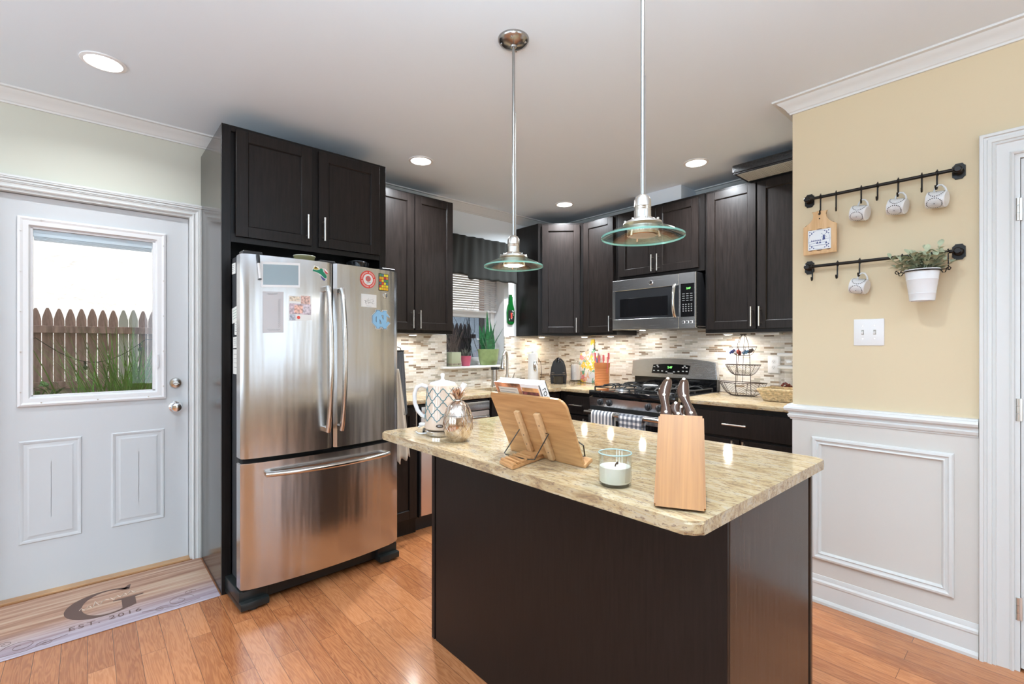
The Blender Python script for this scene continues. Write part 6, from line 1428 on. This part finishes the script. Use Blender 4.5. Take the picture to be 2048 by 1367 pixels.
tl_([(-.045, .060), (-.02, .066), (.01, .064), (.046, .070)]); tl_([(-.040, .050), (-.01, .055), (.03, .054)]); tl_([(-.030, .040), (.0, .042), (.040, .040)], .0008)
for a, b_ in ((-.008, .050), (.004, .050), (.030, .046)): prism(bm, [(a-.006, b_), (a+.006, b_), (a+.003, b_+.004), (a, b_+.012), (a-.003, b_+.004)], .0004, Mq, z0=.0165)
prism(bm, [(.014, .066), (.026, .066), (.023, .088), (.017, .088)], .0004, Mq, z0=.0165); tl_([(.008, .098), (.032, .078)]); tl_([(.008, .078), (.032, .098)])
for k in range(5): prism(bm, [(-.035+.009*k, .062), (-.028+.009*k, .062), (-.0315+.009*k, .071)], .0004, Mq, z0=.0165)
tl_([(.046*math.cos(k*PI/12), .069+.046*math.sin(k*PI/12)) for k in range(25)], .0004)
mesh_obj('blue_drawing', bm, M_dblue, tl, smooth=0)
bm = BM()
for sy_, yy in ((1, .119), (-1, .019)):
    for xx in (-.038, 0, .038): lathe(bm, [(.008 if xx else .013, .0112), (.005, .0125), (0, .013)], seg=16, sy=.35, M=Mq @ Matrix.Translation((xx, yy, 0)))
mesh_obj('carved_notches', bm, mat('dark_pine', (.20, .10, .04), .5), TBD)
# plant bucket
PB = thing('plant_bucket', 'white metal bucket of grey-green leaves hanging from the lower rail', 'plant', (-.350, 2.625, 1.469))
M_bk = mat('white_enamel', (.78, .79, .80), .22)
bm = BM(); lathe(bm, [(0, .004), (.040, .004), (.0405, 0), (.042, 0), (.0425, .006), (.0450, .028), (.0462, .030), (.0450, .032), (.0525, .086), (.0538, .088), (.0530, .091), (.0572, .126), (.060, .128), (.060, .131), (.056, .131), (.0535, .105), (0, .105)], seg=48, cap0=False, cap1=False); mesh_obj('bucket', bm, M_bk, PB, local=True)
bm = BM(); tube(bm, [(.0605*math.cos(k*PI/20), .0605*math.sin(k*PI/20), .124) for k in range(40)], .0022, 8, closed=True)
for s in (-1, 1):
    tube(bm, [(s*.060, -.008, .124), (s*.066, -.010, .112), (s*.074, -.010, .112), (s*.078, -.008, .128), (s*.086, -.004, .134), (s*.090, .0, .128), (s*.086, .004, .122), (s*.080, .010, .124)], .0020, 6)
    tube(bm, [(s*.080, .010, .124), (s*.078, .040, .130), (s*.076, .060, .150), (s*.075, .062, .205)], .0022, 6)
    tube(bm, [(s*.075, .062+.0095*math.cos(a), .205+.0095*math.sin(a)) for a in [k*2*PI/14 for k in range(14)]], .0026, 8, closed=True)
tube(bm, [(-.078, .045, .131), (.078, .045, .131)], .0020, 6)
mesh_obj('wire_holder', bm, M_rail, PB, local=True)
bm = BM(); lathe(bm, [(.053, .112), (0, .118)], seg=24, cap0=False); mesh_obj('soil', bm, M_soil, PB, local=True)
bm = BM(); rg = random.Random(21)
def leaf(bm, p, d, L, w, droop=.3):
    p = Vector(p); d = Vector(d).normalized(); s = d.cross(Vector((0,0,1)))
    if s.length < .1: s = Vector((1,0,0))
    s.normalize(); u = s.cross(d).normalized(); rows = []
    for k in range(6):
        f = k/5; ww_ = w*math.sin(PI*min(1, f*.92+.06))**.8; c = p+d*L*f+u*(-.0)-Vector((0,0,1))*droop*L*f*f
        rows.append([bm.verts.new(c-s*ww_/2+u*.12*ww_), bm.verts.new(c), bm.verts.new(c+s*ww_/2+u*.12*ww_)])
    for A, B in zip(rows, rows[1:]):
        for k in (0, 1): bm.faces.new((A[k], A[k+1], B[k+1], B[k]))
for st in range(42):
    az = rg.uniform(0, 2*PI); rr = rg.uniform(.0, .040); x, y = rr*math.cos(az), rr*math.sin(az)*.8; ln = rg.uniform(.2, 1.5)*(.4+rr*20); L = rg.uniform(.055, .115)*(1 if rr > .02 else .95)
    D_ = Vector((math.cos(az)*ln, math.sin(az)*ln*.8, 1)).normalized(); p0 = Vector((x, y, .112)); tube(bm, [p0, p0+D_*L*.6, p0+D_*L], .0012, 4)
    for q in range(7):
        f = .25+.75*q/6; a2 = q*2.4+rg.uniform(-.3, .3); out = Vector((math.cos(a2), math.sin(a2), .45)).normalized()
        pp = p0+D_*L*f
        if pp.y > .058: pp.y = .058
        if out.y > 0: out.y *= .3
        leaf(bm, pp, out+D_*.3, rg.uniform(.028, .044), rg.uniform(.016, .023), rg.uniform(.1, .5))
mesh_obj('foliage', bm, mat('sage_leaves', (.42, .46, .31), .7, noise=.3, nscale=30), PB, local=True, smooth=70)

# ------------------------------------------------------------------ towels beside the refrigerator
def hang(name, label, cat, x, y, z0, z1, w0, w1, m, dep=.012, seed=0, open_=0):
    t = thing(name, label, cat, (x, y, z0)); bm = BM(); n = 26; g = []
    for j in range(25):
        f = j/24; w = w0+(w1-w0)*f**.8; row = []
        for i in range(n+1):
            u = i/n-.5; zz = z0+(z1-z0)*f+(.035*abs(u)*2*f if open_ else 0)+(.02*math.sin(i*1.1+seed)*f*.6)
            row.append(bm.verts.new((x+dep*math.sin(u*22+seed)*(.3+f)+.02*f, y+u*w+w*.5*(0), zz)))
        g.append(row)
    for A, B in zip(g, g[1:]):
        for i in range(n): bm.faces.new((A[i], A[i+1], B[i+1], B[i]))
    o = mesh_obj('cloth', bm, m, t, smooth=70); md = o.modifiers.new('s', 'SOLIDIFY'); md.thickness = .004
    return t
t = hang('hand_towel', 'cream towel hanging between the refrigerator and the base cabinet', 'towel', -2.775, 1.480, 1.13, .53, .03, .18, mat('cream_cloth', (.62, .54, .44), .95, bump=.5, nscale=300), seed=1, open_=1)
bm = BM(); tube(bm, [(-2.818, 1.426, 1.16), (-2.78, 1.455, 1.16), (-2.775, 1.475, 1.145), (-2.775, 1.485, 1.13), (-2.775, 1.475, 1.118)], .002, 6); mesh_obj('loop', bm, M_white, t)
t = hang('pot_holder', 'dark grey quilted pot holder hanging beside the refrigerator', 'pot holder', -2.800, 1.515, 1.245, .84, .055, .085, mat('charcoal_quilt', (.13, .135, .14), .9, bump=1, nscale=120), dep=.004, seed=3)
bm = BM(); tube(bm, [(-2.818, 1.426, 1.272), (-2.800, 1.50, 1.272), (-2.800, 1.52, 1.265), (-2.800, 1.525, 1.25), (-2.800, 1.512, 1.243)], .003, 8); box(bm, -2.810, -2.790, 1.49, 1.545, 1.243, 1.251, .002); mesh_obj('hook_clip', bm, M_black, t)
